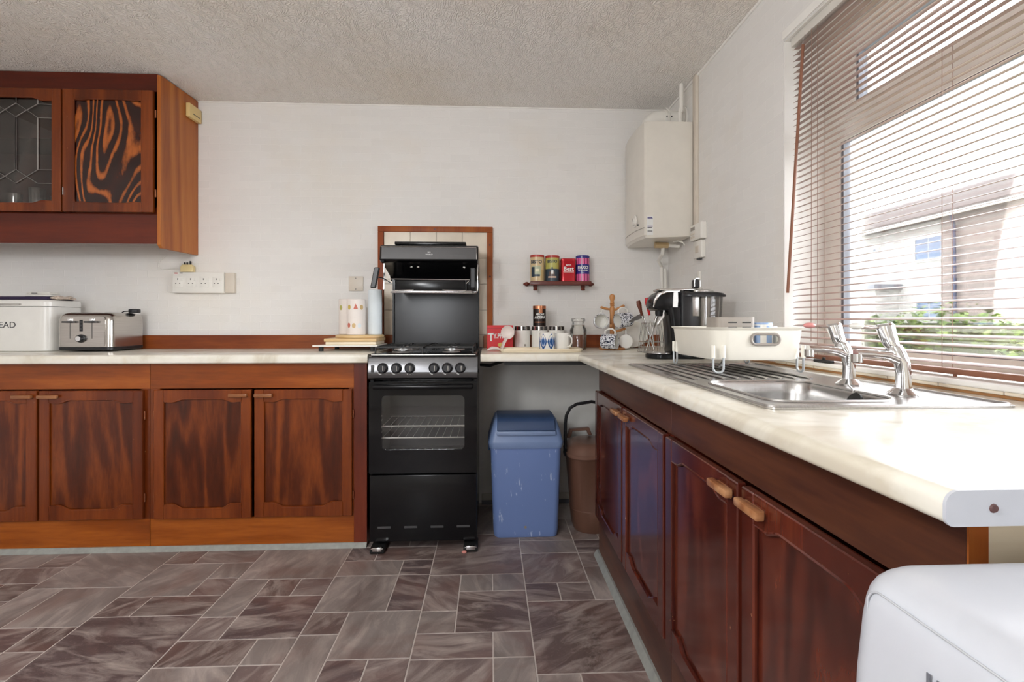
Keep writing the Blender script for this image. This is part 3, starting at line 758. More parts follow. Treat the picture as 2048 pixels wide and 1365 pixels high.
# ================================================================== cooker
t = Thing('cooker', 'black freestanding gas cooker with eye-level grill in the wooden frame', 'cooker', (-.318, 2.68, 0))
x0, x1, yf, yb = -.578, -.058, 2.40, 2.985
body = B(); body.box(x0+.006, x0+.02, yf+.02, yb, .05, .925); body.box(x1-.02, x1-.006, yf+.02, yb, .05, .925); body.box(x0+.006, x1-.006, yb-.02, yb, .05, .925); body.box(x0+.006, x1-.006, yf+.03, yb, .05, .07); body.box(x0+.006, x1-.006, yf+.05, yb, .815, .83); body.box(x0+.02, x1-.02, yf+.06, yb-.02, .36, .375)
t.part('body', body, M_black)
t.part('drawer_front', B().box(x0+.006, x1-.006, yf+.004, yf+.03, .05, .366, .004), M_black)
for k in range(4):
    cx = x0+.075+k*.125; t.part('vent_slot', B().box(cx-.031, cx+.031, yf+.0015, yf+.006, .113, .123, .001, 1), M_dkgrey)
# oven door with rounded window
o_ = rrect(x0+.004, x1-.004, .376, .812, .006); i_ = rrect(-.517, -.122, .487, .746, .022)
od = t.part('oven_door', B().ring(o_, i_, 'xz', yf, yf+.03), M_glassblk)
t.part('pane', B().prism(rrect(-.520, -.119, .484, .749, .024), 'xz', yf+.004, yf+.007), M_ovenglass, od, 0)
t.part('handle', B().box(x0+.022, x1-.022, yf-.026, yf-.002, .778, .800, .009, 3), M_black, od)
t.part('liner', B().box(-.535, -.10, yf+.31, yf+.32, .42, .80).box(-.535, -.10, yf+.035, yf+.32, .42, .43).box(-.54, -.535, yf+.035, yf+.32, .42, .80).box(-.10, -.095, yf+.035, yf+.32, .42, .80), M_cavity)
for z in (.592, .535):
    rb = B().tube([(-.532, yf+.045, z), (-.104, yf+.045, z)], .0034, 6); rb.tube([(-.532, yf+.30, z), (-.104, yf+.30, z)], .0028, 6)
    for k in range(12): rb.tube([(-.518+k*.036, yf+.055, z+.003), (-.518+k*.036, yf+.30, z+.003)], .0018, 5)
    t.part('oven_shelf', rb, plain('bright_wire', (.85, .83, .78, 1), .3, .6))
# control panel
ctl = t.part('control_panel', B().prism([(yf+.006, .822), (yf-.010, .832), (yf-.012, .86), (yf+.004, .926), (yf+.012, .932), (yf+.04, .932), (yf+.04, .822)], 'yz', x0, x1, .002), M_panel)
for k, xk in enumerate((-.507, -.443, -.380, -.266, -.203, -.141)):
    zk = .878; yk = yf-.010
    kb = B().lathe([(0, -.026), (.017, -.026), (.0215, -.021), (.0225, -.004), (.0255, -.002), (.0255, .004), (0, .004)], (xk, yk, zk), 24, axis='y')
    kn = t.part('knob', kb, M_blackpl, ctl)
    t.part('knob_pointer', B().box(xk+.004, xk+.0066, yk-.0275, yk-.024, zk-.010, zk+.012), M_chrome, kn)
    arc = [(xk+.031*math.cos(a), yk-.001, zk+.031*math.sin(a)) for a in [PI*(1.08+.36*j/8) for j in range(9)]]
    if k == 2:
        db = B()
        for j in range(6): a = PI*(1.1+.7*j/5); db.ball((xk+.031*math.cos(a), yk-.0005, zk+.031*math.sin(a)), .0018, 6)
        t.part('marking', db, M_print, ctl)
    else: t.part('marking', B().tube(arc, [.0005+.0016*j/8 for j in range(9)], 5), M_print, ctl)
t.part('ignition_button', B().box(-.562, -.548, yf-.013, yf-.004, .858, .892, .002), M_dkgrey, ctl)
# hob
hob = t.part('hob', B().box(x0+.012, x1-.008, yf+.012, 2.955, .925, .946, .004), M_black)
t.part('hob_edge', B().box(x0+.012, x1-.012, yf+.010, yf+.013, .938, .9425), M_wire, hob)
for bxx, byy, r_ in ((-.438, 2.53, .042), (-.195, 2.53, .036), (-.438, 2.78, .034), (-.195, 2.78, .046)):
    bn = t.part('burner', B().lathe([(0, .0), (r_+.012, 0), (r_+.008, .006), (r_*.6, .008), (r_*.6, .012), (r_, .014), (r_*.95, .020), (0, .021)], (bxx, byy, .9445), 24), M_alu, hob)
    t.part('burner_cap', B().lathe([(0, .021), (r_*.8, .021), (r_*.78, .025), (0, .026)], (bxx, byy, .9445), 24), M_alu if byy < 2.6 else M_cast, bn)
for gx in (-.438, -.195):
    pb = B(); X0, X1, Y0, Y1, z = gx-.112, gx+.112, 2.43, 2.90, .974
    pb.tube([(X0, Y0, z), (X1, Y0, z), (X1, Y1, z), (X0, Y1, z)], .004, 6, closed=True)
    pb.tube([(X0, 2.655, z), (X1, 2.655, z)], .004, 6)
    for by_ in (2.53, 2.78):
        pb.tube([(X0, by_, z), (gx-.03, by_, z)], .0035, 6); pb.tube([(X1, by_, z), (gx+.03, by_, z)], .0035, 6)
        pb.tube([(gx, by_-.1, z), (gx, by_-.03, z)], .0035, 6); pb.tube([(gx, by_+.1, z), (gx, by_+.03, z)], .0035, 6)
    for cx in (X0, X1):
        for cy in (Y0, Y1): pb.tube([(cx, cy, z), (cx, cy, .945)], .004, 6)
    t.part('pan_support', pb, M_cast, hob)
# splashback, grill hood
t.part('splashback', B().box(-.556, -.064, 2.935, 2.950, .946, 1.42, .002, 1), M_splash)
for sx in (-.558, -.066): t.part('upright', B().box(sx-.004, sx+.004, 2.915, 2.955, .946, 1.42), M_black)
hd = t.part('grill_hood', B().prism([(2.655, 1.410), (2.628, 1.420), (2.640, 1.492), (2.650, 1.500), (2.93, 1.520), (2.955, 1.510), (2.955, 1.36), (2.93, 1.33), (2.90, 1.36), (2.72, 1.405)], 'yz', -.575, -.062, .004), M_black)
t.part('hood_fascia', B().prism([(2.6265, 1.425), (2.6385, 1.488), (2.6445, 1.488), (2.632, 1.425)], 'yz', -.566, -.071, .001), M_panel, hd)
t.part('fascia_trim', B().tube([(-.566, 2.6375, 1.4895), (-.073, 2.6375, 1.4895), (-.070, 2.6255, 1.425)], .0022, 6), M_chrome, hd)
t.part('lettering', B().text('NEW', .007, FRONT(-.318, 2.6317, 1.462)).text('WORLD', .010, FRONT(-.318, 2.6295, 1.450)), M_print, hd, 0)
t.part('hood_lid', B().box(-.51, -.13, 2.70, 2.94, 1.512, 1.528, .003), M_black, hd)
for cx in (-.42, -.385, -.14): t.part('burner_jet', B().ball((cx, 2.70, 1.392), .008, 8), M_wire, hd)
# grill pan hanging on the chrome side rails
gp = t.part('grill_pan', B().box(-.500, -.13, 2.66, 2.90, 1.262, 1.268).box(-.500, -.13, 2.655, 2.662, 1.262, 1.318, .003).box(-.505, -.499, 2.66, 2.90, 1.262, 1.318).box(-.131, -.125, 2.66, 2.90, 1.262, 1.318), M_black)
t.part('pan_rim', B().tube([(-.548, 2.652, 1.323), (-.105, 2.652, 1.320)], .0024, 6).tube([(-.50, 2.655, 1.263), (-.40, 2.645, 1.265)], .003, 6).tube([(-.25, 2.645, 1.265), (-.13, 2.655, 1.263)], .003, 6), M_chrome, gp)
sb = B().tube([(-.066, 2.66, 1.40), (-.066, 2.64, 1.36), (-.066, 2.64, 1.262), (-.071, 2.64, 1.253), (-.09, 2.64, 1.249), (-.520, 2.64, 1.252)], .0038, 8); sb.tube([(-.075, 2.645, 1.259), (-.515, 2.645, 1.259)], .003, 8)
t.part('shelf_rail', sb, M_chrome)
t.part('side_bracket', B().prism([(2.66, 1.405), (2.68, 1.405), (2.67, 1.33), (2.66, 1.27), (2.65, 1.27), (2.655, 1.33)], 'yz', -.560, -.555), M_wire)
for hx_, tilt, lab in ((-.575, -.020, None), (-.088, 0, None)):
    hb = B().prism([(hx_-.013, 1.375), (hx_+.013, 1.375), (hx_+.013+tilt, 1.270), (hx_-.013+tilt, 1.270)], 'xz', 2.565, 2.590, .004)
    h_ = t.part('pan_handle', hb, M_blackpl, gp)
    wx = hx_+(.035 if hx_ < -.3 else -.02)
    t.part('handle_wire', B().tube([(hx_, 2.585, 1.325), (hx_+(.015 if hx_ < -.3 else -.01), 2.60, 1.325), (wx, 2.64, 1.315), (wx+(.02 if hx_ < -.3 else -.02), 2.66, 1.300)], .003, 6), M_chrome, h_)
for fx in (x0+.045, x1-.035):
    ft = t.part('foot', B().box(fx-.034, fx+.034, yf-.022, yf+.09, .004, .03, .006), M_rubber)
    t.part('foot_clip', B().box(fx-.02, fx+.024, yf-.026, yf-.018, .016, .036, .002).box(fx-.026, fx+.03, yf-.03, yf-.01, .028, .033, .001), M_chrome, ft)
for fx in (x0+.05, x1-.05): t.part('foot', B().lathe([(0, 0), (.02, 0), (.016, .05), (0, .05)], (fx, yb-.06, 0), 12), M_rubber)

# cream tile panel in a wooden frame behind the cooker
t = Thing('tile_splashback', 'cream tiled panel in a reddish wooden frame behind the cooker', 'splashback', (-.325, YB, ZW))
fx0, fx1, fz = -.668, .016, 1.669
t.part('backing', B().box(-.635, -.041, YB-.004, YB-.0005, ZW, 1.640).box(-.041, -.010, YB-.004, YB-.0005, 1.0195, 1.640), M_grout)
c0, pitch = -.634, .1560
rows = [1.638, 1.4815, 1.325, 1.1685, 1.0193, ZW+.001]
for k in range(4):
    for j in range(5):
        za = max(rows[j+1], ZW+.002)
        if rows[j]-za < .01: continue
        xe_ = -.041 if (k == 3 and za < 1.019) else c0+(k+1)*pitch-.001
        t.part('tile', B().box(c0+k*pitch+.001, xe_, YB-.010, YB-.004, za+.001, rows[j]-.001, .0016, 1), M_creamT)
fr = B(); t.part('frame_rail', B().box(fx0, fx1, YB-.022, YB-.0005, 1.636, fz, .002), W_frame)
t.part('frame_stile', B().box(fx0, fx0+.034, YB-.0218, YB-.0005, 1.020, 1.6355, .002), W_frame)
t.part('frame_stile', B().box(fx1-.034, fx1, YB-.0218, YB-.0005, 1.020, 1.6355, .002), W_frame)
for zx, zz_ in ((-.33, 1.652), (-.001, 1.56), (0.0, 1.37), (-.65, 1.10)): t.part('wood_knot', B().lathe([(0, 0), (.006, 0), (.006, .001), (0, .001)], (zx, YB-.0228, zz_), 10, axis='y'), W_pelmet)

def cut(o, cutter):
    """boolean difference baked into o; the cutter is removed"""
    m_ = o.modifiers.new('cut', 'BOOLEAN'); m_.operation = 'DIFFERENCE'; m_.object = cutter; m_.solver = 'EXACT'
    bpy.context.view_layer.update()
    me = bpy.data.meshes.new_from_object(o.evaluated_get(bpy.context.evaluated_depsgraph_get()))
    o.modifiers.clear(); o.data = me; bpy.data.objects.remove(cutter)
    me.set_sharp_from_angle(angle=math.radians(35))

# ================================================================== sink, taps, draining rack
t = Thing('sink', 'stainless steel sink with ridged drainer let into the worktop', 'sink', (.74, 1.35, ZR))
bx0, bx1, by0, by1 = .552, .812, .945, 1.272
zt = ZR+.004
outer = rrect(SKX0, SKX1, SKY0, SKY1, .02, 6); inner = rrect(bx0, bx1, by0, by1, .05, 6)
rim = t.part('rim', B().ring(outer, inner, 'xy', ZR+.0005, zt), M_steel)
rings = [[(x, y, zt-.0005) for x, y in inner]]
for dz, ins, r_ in ((.006, .003, .05), (.03, .006, .05), (.12, .010, .055), (.138, .020, .05), (.145, .045, .04)):
    rings.append([(x, y, zt-dz) for x, y in rrect(bx0+ins, bx1-ins, by0+ins, by1-ins, r_, 6)])
bw = B().loft(rings, cap=False); t_ = bmesh.new(); vs = [t_.verts.new(q) for q in rings[-1]]; t_.faces.new(vs); bw._add(t_)
bowl = t.part('bowl', bw, M_steel, smooth=50)
t.part('waste', B().lathe([(0, .002), (.03, .002), (.036, .0005), (.036, 0)], (.68, 1.1, zt-.145), 20), M_chrome, bowl)
for k in range(9):
    xr = .555+k*.040
    t.part('drainer_ridge', B().tube([(xr, 1.325, zt+.0005), (xr, 1.34, zt+.0028), (xr, 1.77, zt+.0028), (xr, 1.785, zt+.0005)], .0052, 8, sq=.6), M_steel)
t.part('raised_edge', B().tube([(x, y, zt) for x, y in rrect(SKX0+.006, SKX1-.006, SKY0+.006, SKY1-.006, .018, 5)], .004, 6, closed=True), M_steel)
t.part('bowl_lip', B().tube([(x, y, zt+.0005) for x, y in rrect(bx0-.002, bx1+.002, by0-.002, by1+.002, .052, 6)], .0035, 6, closed=True), M_steel)

def tap(loc, lab, cap):
    t = Thing('pillar_tap', lab, 'tap', loc, 'chrome pillar taps at the sink', world=False)
    t.part('flange', B().lathe([(0, 0), (.026, 0), (.027, .003), (.020, .010), (.014, .016), (0, .016)], n=24), M_chrome)
    t.part('pillar', B().tube([(0, 0, .010), (0, 0, .05), (-.003, .0, .075), (-.012, .004, .100), (-.016, .006, .112)], [.0135, .0125, .0135, .016, .014], 16), M_chrome)
    sp = t.part('spout', B().tube([(-.006, .001, .080), (-.03, .004, .092), (-.06, .008, .095), (-.088, .012, .096)], [.013, .012, .0105, .0098], 16, sq=.95), M_chrome)
    t.part('outlet', B().lathe([(0, -.014), (.0085, -.014), (.0105, -.012), (.0105, .006), (0, .006)], (-.086, .012, .088), 16), M_wire, sp)
    bd = t.part('valve_body', B().tube([(-.014, .005, .108), (-.018, .008, .118), (-.021, .011, .134), (-.026, .014, .160), (-.027, .0145, .165)], [.010, .0135, .0145, .0165, .013], 16), M_chrome)
    lv = t.part('lever', B().tube([(-.030, .013, .156), (-.055, .015, .154), (-.078, .017, .157), (-.092, .018, .160)], [.0055, .0045, .0065, .004], 10, sq=.7), M_chrome, bd)
    t.part('lever_cap', B().ball((-.082, .0172, .1595), (.014, .0115, .008), 12), cap, lv)
    t.o.scale = (1.08, 1.15, .92)
    return t.o
tp = tap((.892, 1.205, zt), 'chrome pillar tap with a red lever tip, beside the draining rack', plain('red_tip', lin(226, 150, 146), .3))
tap((.882, 1.030, zt), 'chrome pillar tap with a white lever tip, nearer the camera', M_ceramic)
ch = Thing('sink_plug', 'black rubber sink plug on a ball chain hanging from the tap', 'plug', (.80, 1.03, zt))
pts = [Vector((.884, 1.195, zt+.092)), Vector((.870, 1.178, zt+.04)), Vector((.845, 1.145, zt+.008)), Vector((.812, 1.085, zt+.004)), Vector((.792, 1.06, zt-.012))]
cb_ = B(); L = 0
for a_, c_ in zip(pts, pts[1:]):
    nn = max(2, int((c_-a_).length/.0042))
    for i in range(nn): cb_.ball(a_.lerp(c_, i/nn), .0017, 6)
ch.part('chain', cb_, M_chrome)
ch.part('stopper', B().lathe([(0, -.006), (.016, -.006), (.019, 0), (.019, .004), (.006, .006), (0, .007)], (0, 0, 0), 20, Matrix.Translation((.786, 1.045, zt-.016)) @ Matrix.Rotation(-1.1, 4, 'Y')), M_rubber)
single('black_clip', B().box(1.062, 1.078, 1.52, 1.60, .967, .976, .002).box(1.066, 1.074, 1.555, 1.563, .975, .984, .001), M_blackpl, 'small black clip lying on the sill behind the draining rack', 'clip', (1.07, 1.56, .967))

t = Thing('draining_rack', 'cream plastic draining rack on wire legs beside the sink', 'dish rack', (.795, 1.61, zt))
def tubring(z, fl, ins=0): return [(x, y, z) for x, y in rrect(.668-fl+ins, .925+fl-ins, 1.445-fl+ins, 1.785+fl-ins, .045, 6)]
M_rack = plain('rack_cream', lin(238, 234, 222), .4)
z0, z1 = .984, 1.080
rings = [tubring(z0, 0), tubring(z0+.004, .003), tubring(z1-.008, .012), tubring(z1, .019), tubring(z1+.001, .018), tubring(z1-.006, .009), tubring(z0+.006, .0, .001)]
tub = t.part('tub', B().loft(rings), M_rack, smooth=40)
ct = mkobj('cutter', B().prism(rrect(.765, .850, 1.031, 1.062, .0150, 6), 'xz', 1.35, 1.50), M_grey, 0, Vector((.795, 1.61, zt))); ct.parent = t.o; cut(tub, ct)
t.part('handle_rim', B().tube([(x, 1.4325, z) for x, z in rrect(.765, .850, 1.031, 1.062, .0150, 6)], .0042, 8, closed=True), M_grey, tub)
def uleg(x, y, ax):
    d_ = .0155; pts = []
    for s_ in (-1, 1):
        seq = [(s_*d_, .052), (s_*d_, .016)]+[(s_*d_*math.cos(a), .016-.0125*math.sin(a)) for a in (.4, .8, 1.2)]
        pts += seq if s_ < 0 else seq[::-1]
    P3 = [(x+u, y, zt+.003+v) if ax == 'x' else (x, y+u, zt+.003+v) for u, v in pts]
    lg = t.part('leg', B().tube(P3, .0035, 8), M_gwire)
    for s_ in (-1, 1):
        q = (x+s_*d_, y, zt+.050) if ax == 'x' else (x, y+s_*d_, zt+.050)
        t.part('leg_sleeve', B().tube([q, (q[0], q[1], zt+.086)], .0058, 8), M_rack, lg)
uleg(.668, 1.436, 'x'); uleg(.926, 1.455, 'y'); uleg(.664, 1.765, 'y'); uleg(.926, 1.765, 'y')
t.part('drip_wire', B().tube([(.69, 1.46, .968), (.70, 1.50, .958), (.76, 1.60, .975), (.80, 1.66, .983)], .0026, 6), M_gwire)
# contents of the rack
t = Thing('cutlery_caddy', 'grey slotted cutlery caddy standing in the draining rack', 'caddy', (.79, 1.60, .990))
def cr(z, i=0, lift=0): return [(x, y, z+lift*(x-.72)*.1) for x, y in rrect(.725+i, .852-i, 1.565+i, 1.66-i, .016, 4)]
t.part('cup', B().loft([cr(.991), cr(1.106), cr(1.113), cr(1.113, .003), cr(.996, .003)]), M_grey)
for k in range(2):
    for j in range(5): t.part('slot', B().box(.760+k*.046, .788+k*.046, 1.5640, 1.5665, 1.028+j*.0165, 1.032+j*.0165), M_rubber)
def mug(name, lab, loc, mout, R=None, r=.041, h=.092, grp=None, minner=None, z0=0):
    t = Thing(name, lab, 'mug', loc, grp, world=False)
    t.part('cup', B().lathe([(0, .0), (r*.86, 0), (r*.96, .006), (r, h*.5), (r, h), (r-.003, h+.0005), (r-.0035, h-.002)], n=28), mout)
    t.part('inside', B().lathe([(r-.0034, h-.0015), (r-.0038, .012), (r*.7, .006), (0, .0055)], n=28), minner or M_ceramic)
    t.part('handle', B().tube([(r-.003, 0, h*.84), (r+.016, 0, h*.86), (r+.027, 0, h*.68), (r+.027, 0, h*.42), (r+.015, 0, h*.2), (r-.003, 0, h*.2)], .0046, 8), M_ceramic if minner is None else minner)
    if R is not None: t.o.rotation_euler = R.to_euler()
    return t
m_ = mug('mug', 'pale blue and white mug standing in the draining rack', (.888, 1.60, .991), M_bluelite, r=.033, h=.104, grp=None)
m_.part('band', B().lathe([(.0335, .002), (.0336, .098)], n=28), M_ceramic)
for a0 in (-2.5, -1.3, -.1):
    m_.part('blue_patch', B().loft([[(.0342*math.cos(a0+da), .0342*math.sin(a0+da), z) for da in (-.32, -.1, .1, .32)]+[(.033*math.cos(a0+da), .033*math.sin(a0+da), z) for da in (.32, -.32)] for z in (.012, .095)]), M_bluelite)

# ================================================================== right-hand corner: boiler, pipes, programmer
t = Thing('boiler', 'white wall-hung gas boiler in the corner beside the window wall', 'boiler', (.95, 2.81, 1.545))
def plan(z, dx=0, dy=0):
    return [(1.080, 2.622+dy, z), (.830+dx, 2.622+dy, z), (.820+dx, 2.632+dy, z), (.808+dx, 2.72, z), (.805+dx, 2.81, z), (.808+dx, 2.90, z), (.820+dx, 2.992-dy, z), (.83+dx, 3.002-dy, z), (1.080, 3.002-dy, z)]
cs = t.part('case', B().loft([plan(1.556, .004, .002), plan(1.560), plan(2.160), plan(2.166, .004, .002)]), M_boiler, smooth=35)
t.part('lower_lip', B().loft([[(q[0], q[1], 1.545 if q[0] < .85 else 1.5555) for q in plan(1.55, .01, .004)], plan(1.558, .004, .002)]), M_boiler, cs)
t.part('front_seam', B().tube([(.8195, 2.625, 1.60), (.8065, 2.72, 1.60), (.804, 2.81, 1.60), (.8065, 2.90, 1.60), (.818, 2.99, 1.60)], .0012, 5), M_grey, cs)
dl = t.part('dial', B().lathe([(.034, 0), (.034, -.004), (.030, -.006), (.026, -.004), (.022, -.004), (.020, -.016), (0, -.017)], (.806, 2.745, 1.655), 24, axis='x'), M_wplast, cs)
t.part('dial_pointer', B().box(.787, .790, 2.743, 2.747, 1.655, 1.672), M_grey, dl)
for y in (2.70, 2.80): t.part('indicator', B().lathe([(0, -.003), (.005, -.003), (.005, .001)], (.8085, y, 1.627), 10, axis='x'), M_dkgrey, cs)
t.part('badge', B().text('Ci', .022, LEFTW(.8062, 2.80, 1.952)), M_dkgrey, cs, 0)
stx = B().box(.833, .866, 2.6205, 2.6218, 1.560, 1.660)
stk_ = t.part('rating_label', stx, M_print, cs, 0)
for z, w_ in ((1.650, .026), (1.644, .028), (1.604, .028), (1.596, .024), (1.578, .026)): t.part('label_line', B().box(.8355, .8355+w_, 2.6196, 2.6206, z, z+.004), M_sticker if z > 1.6 else M_dkgrey, stk_)
t = Thing('flue_elbow', 'white flue elbow on top of the boiler running into the right wall', 'flue', (.92, 2.80, 2.166))
fl = [(.905, 2.80, 2.166), (.905, 2.80, 2.195)]+[(.955-.05*math.cos(a), 2.80, 2.195+.05*math.sin(a)) for a in (.4, .8, 1.2, PI/2)]+[(1.0, 2.80, 2.245), (1.094, 2.80, 2.245)]
el = t.part('elbow', B().tube(fl, .050, 20), M_wplast)
for x in (.985, 1.012): t.part('clamp', B().tube([(x-.006, 2.80, 2.245), (x+.006, 2.80, 2.245)], .0545, 20), M_wplast); t.part('clamp_screw', B().ball((x, 2.744, 2.243), .004, 8), M_dkgrey)
t.part('wall_plate', B().tube([(1.088, 2.80, 2.245), (1.0945, 2.80, 2.245)], .075, 20), M_wplast)
single('flue_cable', B().tube([(.985, 2.76, 2.295), (.99, 2.752, 2.288), (1.0, 2.748, 2.27), (1.0, 2.748, 2.20), (1.0, 2.75, 2.167)], .003, 6), M_wplast, 'thin white cable looped over the flue elbow', 'cable', (1.0, 2.75, 2.167))
single('boiler_pipe', B().tube([(1.038, 2.69, 2.167), (1.038, 2.69, 2.24), (1.043, 2.69, 2.262), (1.045, 2.69, 2.28), (1.045, 2.69, 2.399)], .0115, 10).tube([(1.0395, 2.69, 2.243), (1.043, 2.69, 2.262)], .0135, 10), M_wplast, 'white vertical pipe from the boiler top to the ceiling', 'pipe', (1.04, 2.69, 2.167))
t = Thing('boiler_pipework', 'white and brass pipework below the boiler running down to the worktop', 'pipe', (1.0, 2.85, 1.0))
t.part('valve', B().tube([(.955, 2.80, 1.5445), (.955, 2.80, 1.535)], .012, 10).tube([(.935, 2.80, 1.533), (1.01, 2.80, 1.533)], .017, 12), plain('aged_brass', lin(196, 172, 132), .45, .3))
t.part('cross_pipe', B().tube([(1.01, 2.80, 1.533), (1.075, 2.80, 1.528)], .011, 10), M_wplast)
t.part('drop_pipe', B().tube([(.985, 2.80, 1.53), (.985, 2.82, 1.49), (1.0, 2.93, 1.46), (1.035, 2.98, 1.43), (1.038, 2.985, 1.30), (1.038, 2.985, ZW+.001)], .010, 10), M_wplast)
t.part('return_pipe', B().tube([(1.062, 2.99, 1.42), (1.062, 2.99, ZW+.001)], .009, 10), M_wplast)
t.part('fly_lead', B().tube([(1.02, 2.74, 1.5445), (1.03, 2.70, 1.541), (1.05, 2.68, 1.53), (1.06, 2.68, 1.515)], .0035, 6), M_wplast)
single('cable_trunking', B().box(XR-.018, XR-.0005, 2.577, 2.607, 1.606, ZC-.001, .002).box(XR-.012, XR-.0005, 2.607, 2.632, 1.606, ZC-.001, .001), M_plate, 'cream cable trunking on the right wall from ceiling to programmer', 'trunking', (XR, 2.6, 2.0))
t = Thing('heating_programmer', 'white heating programmer on the right wall beside the boiler', 'programmer', (XR, 2.53, 1.52))
t.part('case', B().box(XR-.034, XR-.0005, 2.478, 2.612, 1.522, 1.605, .004), M_wplast)
t.part('display', B().box(XR-.0355, XR-.033, 2.55, 2.60, 1.575, 1.592), M_grey)
for k in range(3): t.part('button', B().box(XR-.0365, XR-.033, 2.55+k*.018, 2.562+k*.018, 1.535, 1.545, .001), M_plate); t.part('button', B().box(XR-.0365, XR-.033, 2.55+k*.018, 2.562+k*.018, 1.552, 1.562, .001), M_plate)
t = Thing('fused_spur', 'small white fused spur box directly below the heating programmer', 'switch', (XR, 2.53, 1.43))
t.part('box', B().box(XR-.026, XR-.0005, 2.495, 2.592, 1.428, 1.518, .003), M_wplast)
t.part('fuse_holder', B().box(XR-.028, XR-.025, 2.52, 2.56, 1.455, 1.49, .001), M_plate)
t.part('cable_clip', B().box(XR-.02, XR-.004, 2.53, 2.56, 1.420, 1.430), M_dkgrey)
single('lower_trunking', B().box(XR-.014, XR-.0005, 2.545, 2.572, ZW+.001, 1.36, .002), M_wplast, 'short white trunking on the right wall behind the coffee machine', 'trunking', (XR, 2.56, ZW))

# ================================================================== sockets on the back wall
t = Thing('socket_strip', 'long white four-gang socket box on the wall above the toaster', 'socket', (-1.67, YB, 1.264))
bx = t.part('box', B().box(-1.846, -1.555, YB-.038, YB-.0005, 1.266, 1.388, .005), M_wplast)
t.part('end_module', B().box(-1.553, -1.500, YB-.028, YB-.0005, 1.268, 1.386, .003), M_plate)
for k in range(4):
    cx = -1.815+k*.073
    t.part('socket_face', B().box(cx-.022, cx+.030, YB-.0395, YB-.037, 1.300, 1.360, .001), M_wplast, bx)
    hb = B().box(cx-.002, cx+.002, YB-.0402, YB-.039, 1.342, 1.351)
    for s_ in (-1, 1): hb.box(cx+s_*.011-.003, cx+s_*.011+.003, YB-.0402, YB-.039, 1.320, 1.324)
    t.part('pin_hole', hb, M_rubber, bx, 0)
    t.part('switch', B().box(cx+.020, cx+.029, YB-.0425, YB-.038, 1.335, 1.352, .001), M_wplast, bx)
t.part('red_mark', B().box(-1.834, -1.816, YB-.0385, YB-.0375, 1.378, 1.384), M_redtin, bx)
t.part('dark_mark', B().box(-1.804, -1.788, YB-.0385, YB-.0375, 1.379, 1.384), M_rubber, bx)
t = Thing('loose_plug', 'yellowed plug lying pins-up on top of the white socket box', 'plug', (-1.765, YB-.03, 1.388))
t.part('body', B().loft([[(x, y, 1.389) for x, y in rrect(-1.806, -1.732, YB-.036, YB-.004, .008, 3)], [(x, y, 1.42) for x, y in rrect(-1.806, -1.732, YB-.036, YB-.004, .008, 3)], [(x, y, 1.432) for x, y in rrect(-1.798, -1.742, YB-.032, YB-.008, .006, 3)]]), plain('old_cream2', lin(222, 202, 150), .4))
for x, h_ in ((-1.787, .012), (-1.772, .012), (-1.755, .02)): t.part('pin', B().box(x-.003, x+.003, YB-.022, YB-.016, 1.431, 1.434+h_), M_rubber)
t.part('cable', B().tube([(-1.806, YB-.02, 1.402), (-1.85, YB-.012, 1.412), (-1.92, YB-.006, 1.405), (-1.945, YB-.006, 1.42), (-1.94, YB-.006, 1.455), (-1.90, YB-.006, 1.487)], .0022, 6), M_wplast)
t = Thing('blank_plate', 'cream blanking plate on the wall left of the cooker frame', 'wall plate', (-.80, YB, 1.28))
t.part('plate', B().box(-.842, -.757, YB-.008, YB-.0005, 1.282, 1.369, .002), M_plate)
for z in (1.293, 1.358): t.part('screw', B().lathe([(0, -.001), (.003, -.001), (.003, .001)], (-.80, YB-.008, z), 8, axis='y'), M_dkgrey)

# ================================================================== things on the left worktop
t = Thing('bread_bin', 'white enamel bread bin on the left worktop', 'bread bin', (-2.55, 2.86, ZW))
def bb_(z, e=0): return [(x, y, z) for x, y in rrect(-2.78-e, -2.318+e, 2.735-e, 2.975+e, .05, 6)]
t.part('bin', B().loft([bb_(ZW+.001, -.004), bb_(ZW+.006), bb_(1.175), bb_(1.178, -.002)]), M_enamel)
t.part('lid', B().loft([bb_(1.180, .001), bb_(1.204, .001), bb_(1.212, -.003), bb_(1.215, -.012)]), M_enamel)
t.part('lid_handle', B().box(-2.62, -2.455, 2.722, 2.735, 1.186, 1.194, .003), M_wire)
t.part('lettering', B().text('BREAD', .046, FRONT(-2.484, 2.7345, 1.080), align='RIGHT'), M_dkgrey, None, 0)
single('folded_cloth', B().box(-2.60, -2.345, 2.76, 2.93, 1.2155, 1.233, .006, mat=None), M_dkcloth, 'dark purple folded cloth on the bread bin lid', 'cloth', (-2.47, 2.85, 1.2155))
b = B(); rg = random.Random(5)
for k in range(14):
    x = rg.uniform(-2.342, -2.30); y = rg.uniform(2.78, 2.88); b.ball((x, y, 1.2235+rg.uniform(0, .008)), (rg.uniform(.012, .02), .02, .007), 8)
single('patterned_cloth', b, M_sponge, 'crumpled patterned tea towel at the right end of the bread bin lid', 'cloth', (-2.32, 2.83, 1.2155))
t = Thing('spectacle_case', 'white rounded case lying on the dark cloth', 'case', (-2.43, 2.84, 1.233))
t.part('base', B().box(-2.50, -2.365, 2.80, 2.87, 1.234, 1.246, .005, 3), M_wplast); t.part('lid', B().box(-2.495, -2.372, 2.802, 2.868, 1.247, 1.258, .006, 3), M_wplast)
t.part('marking', B().box(-2.465, -2.435, 2.8008, 2.802, 1.250, 1.254), M_dkgrey)

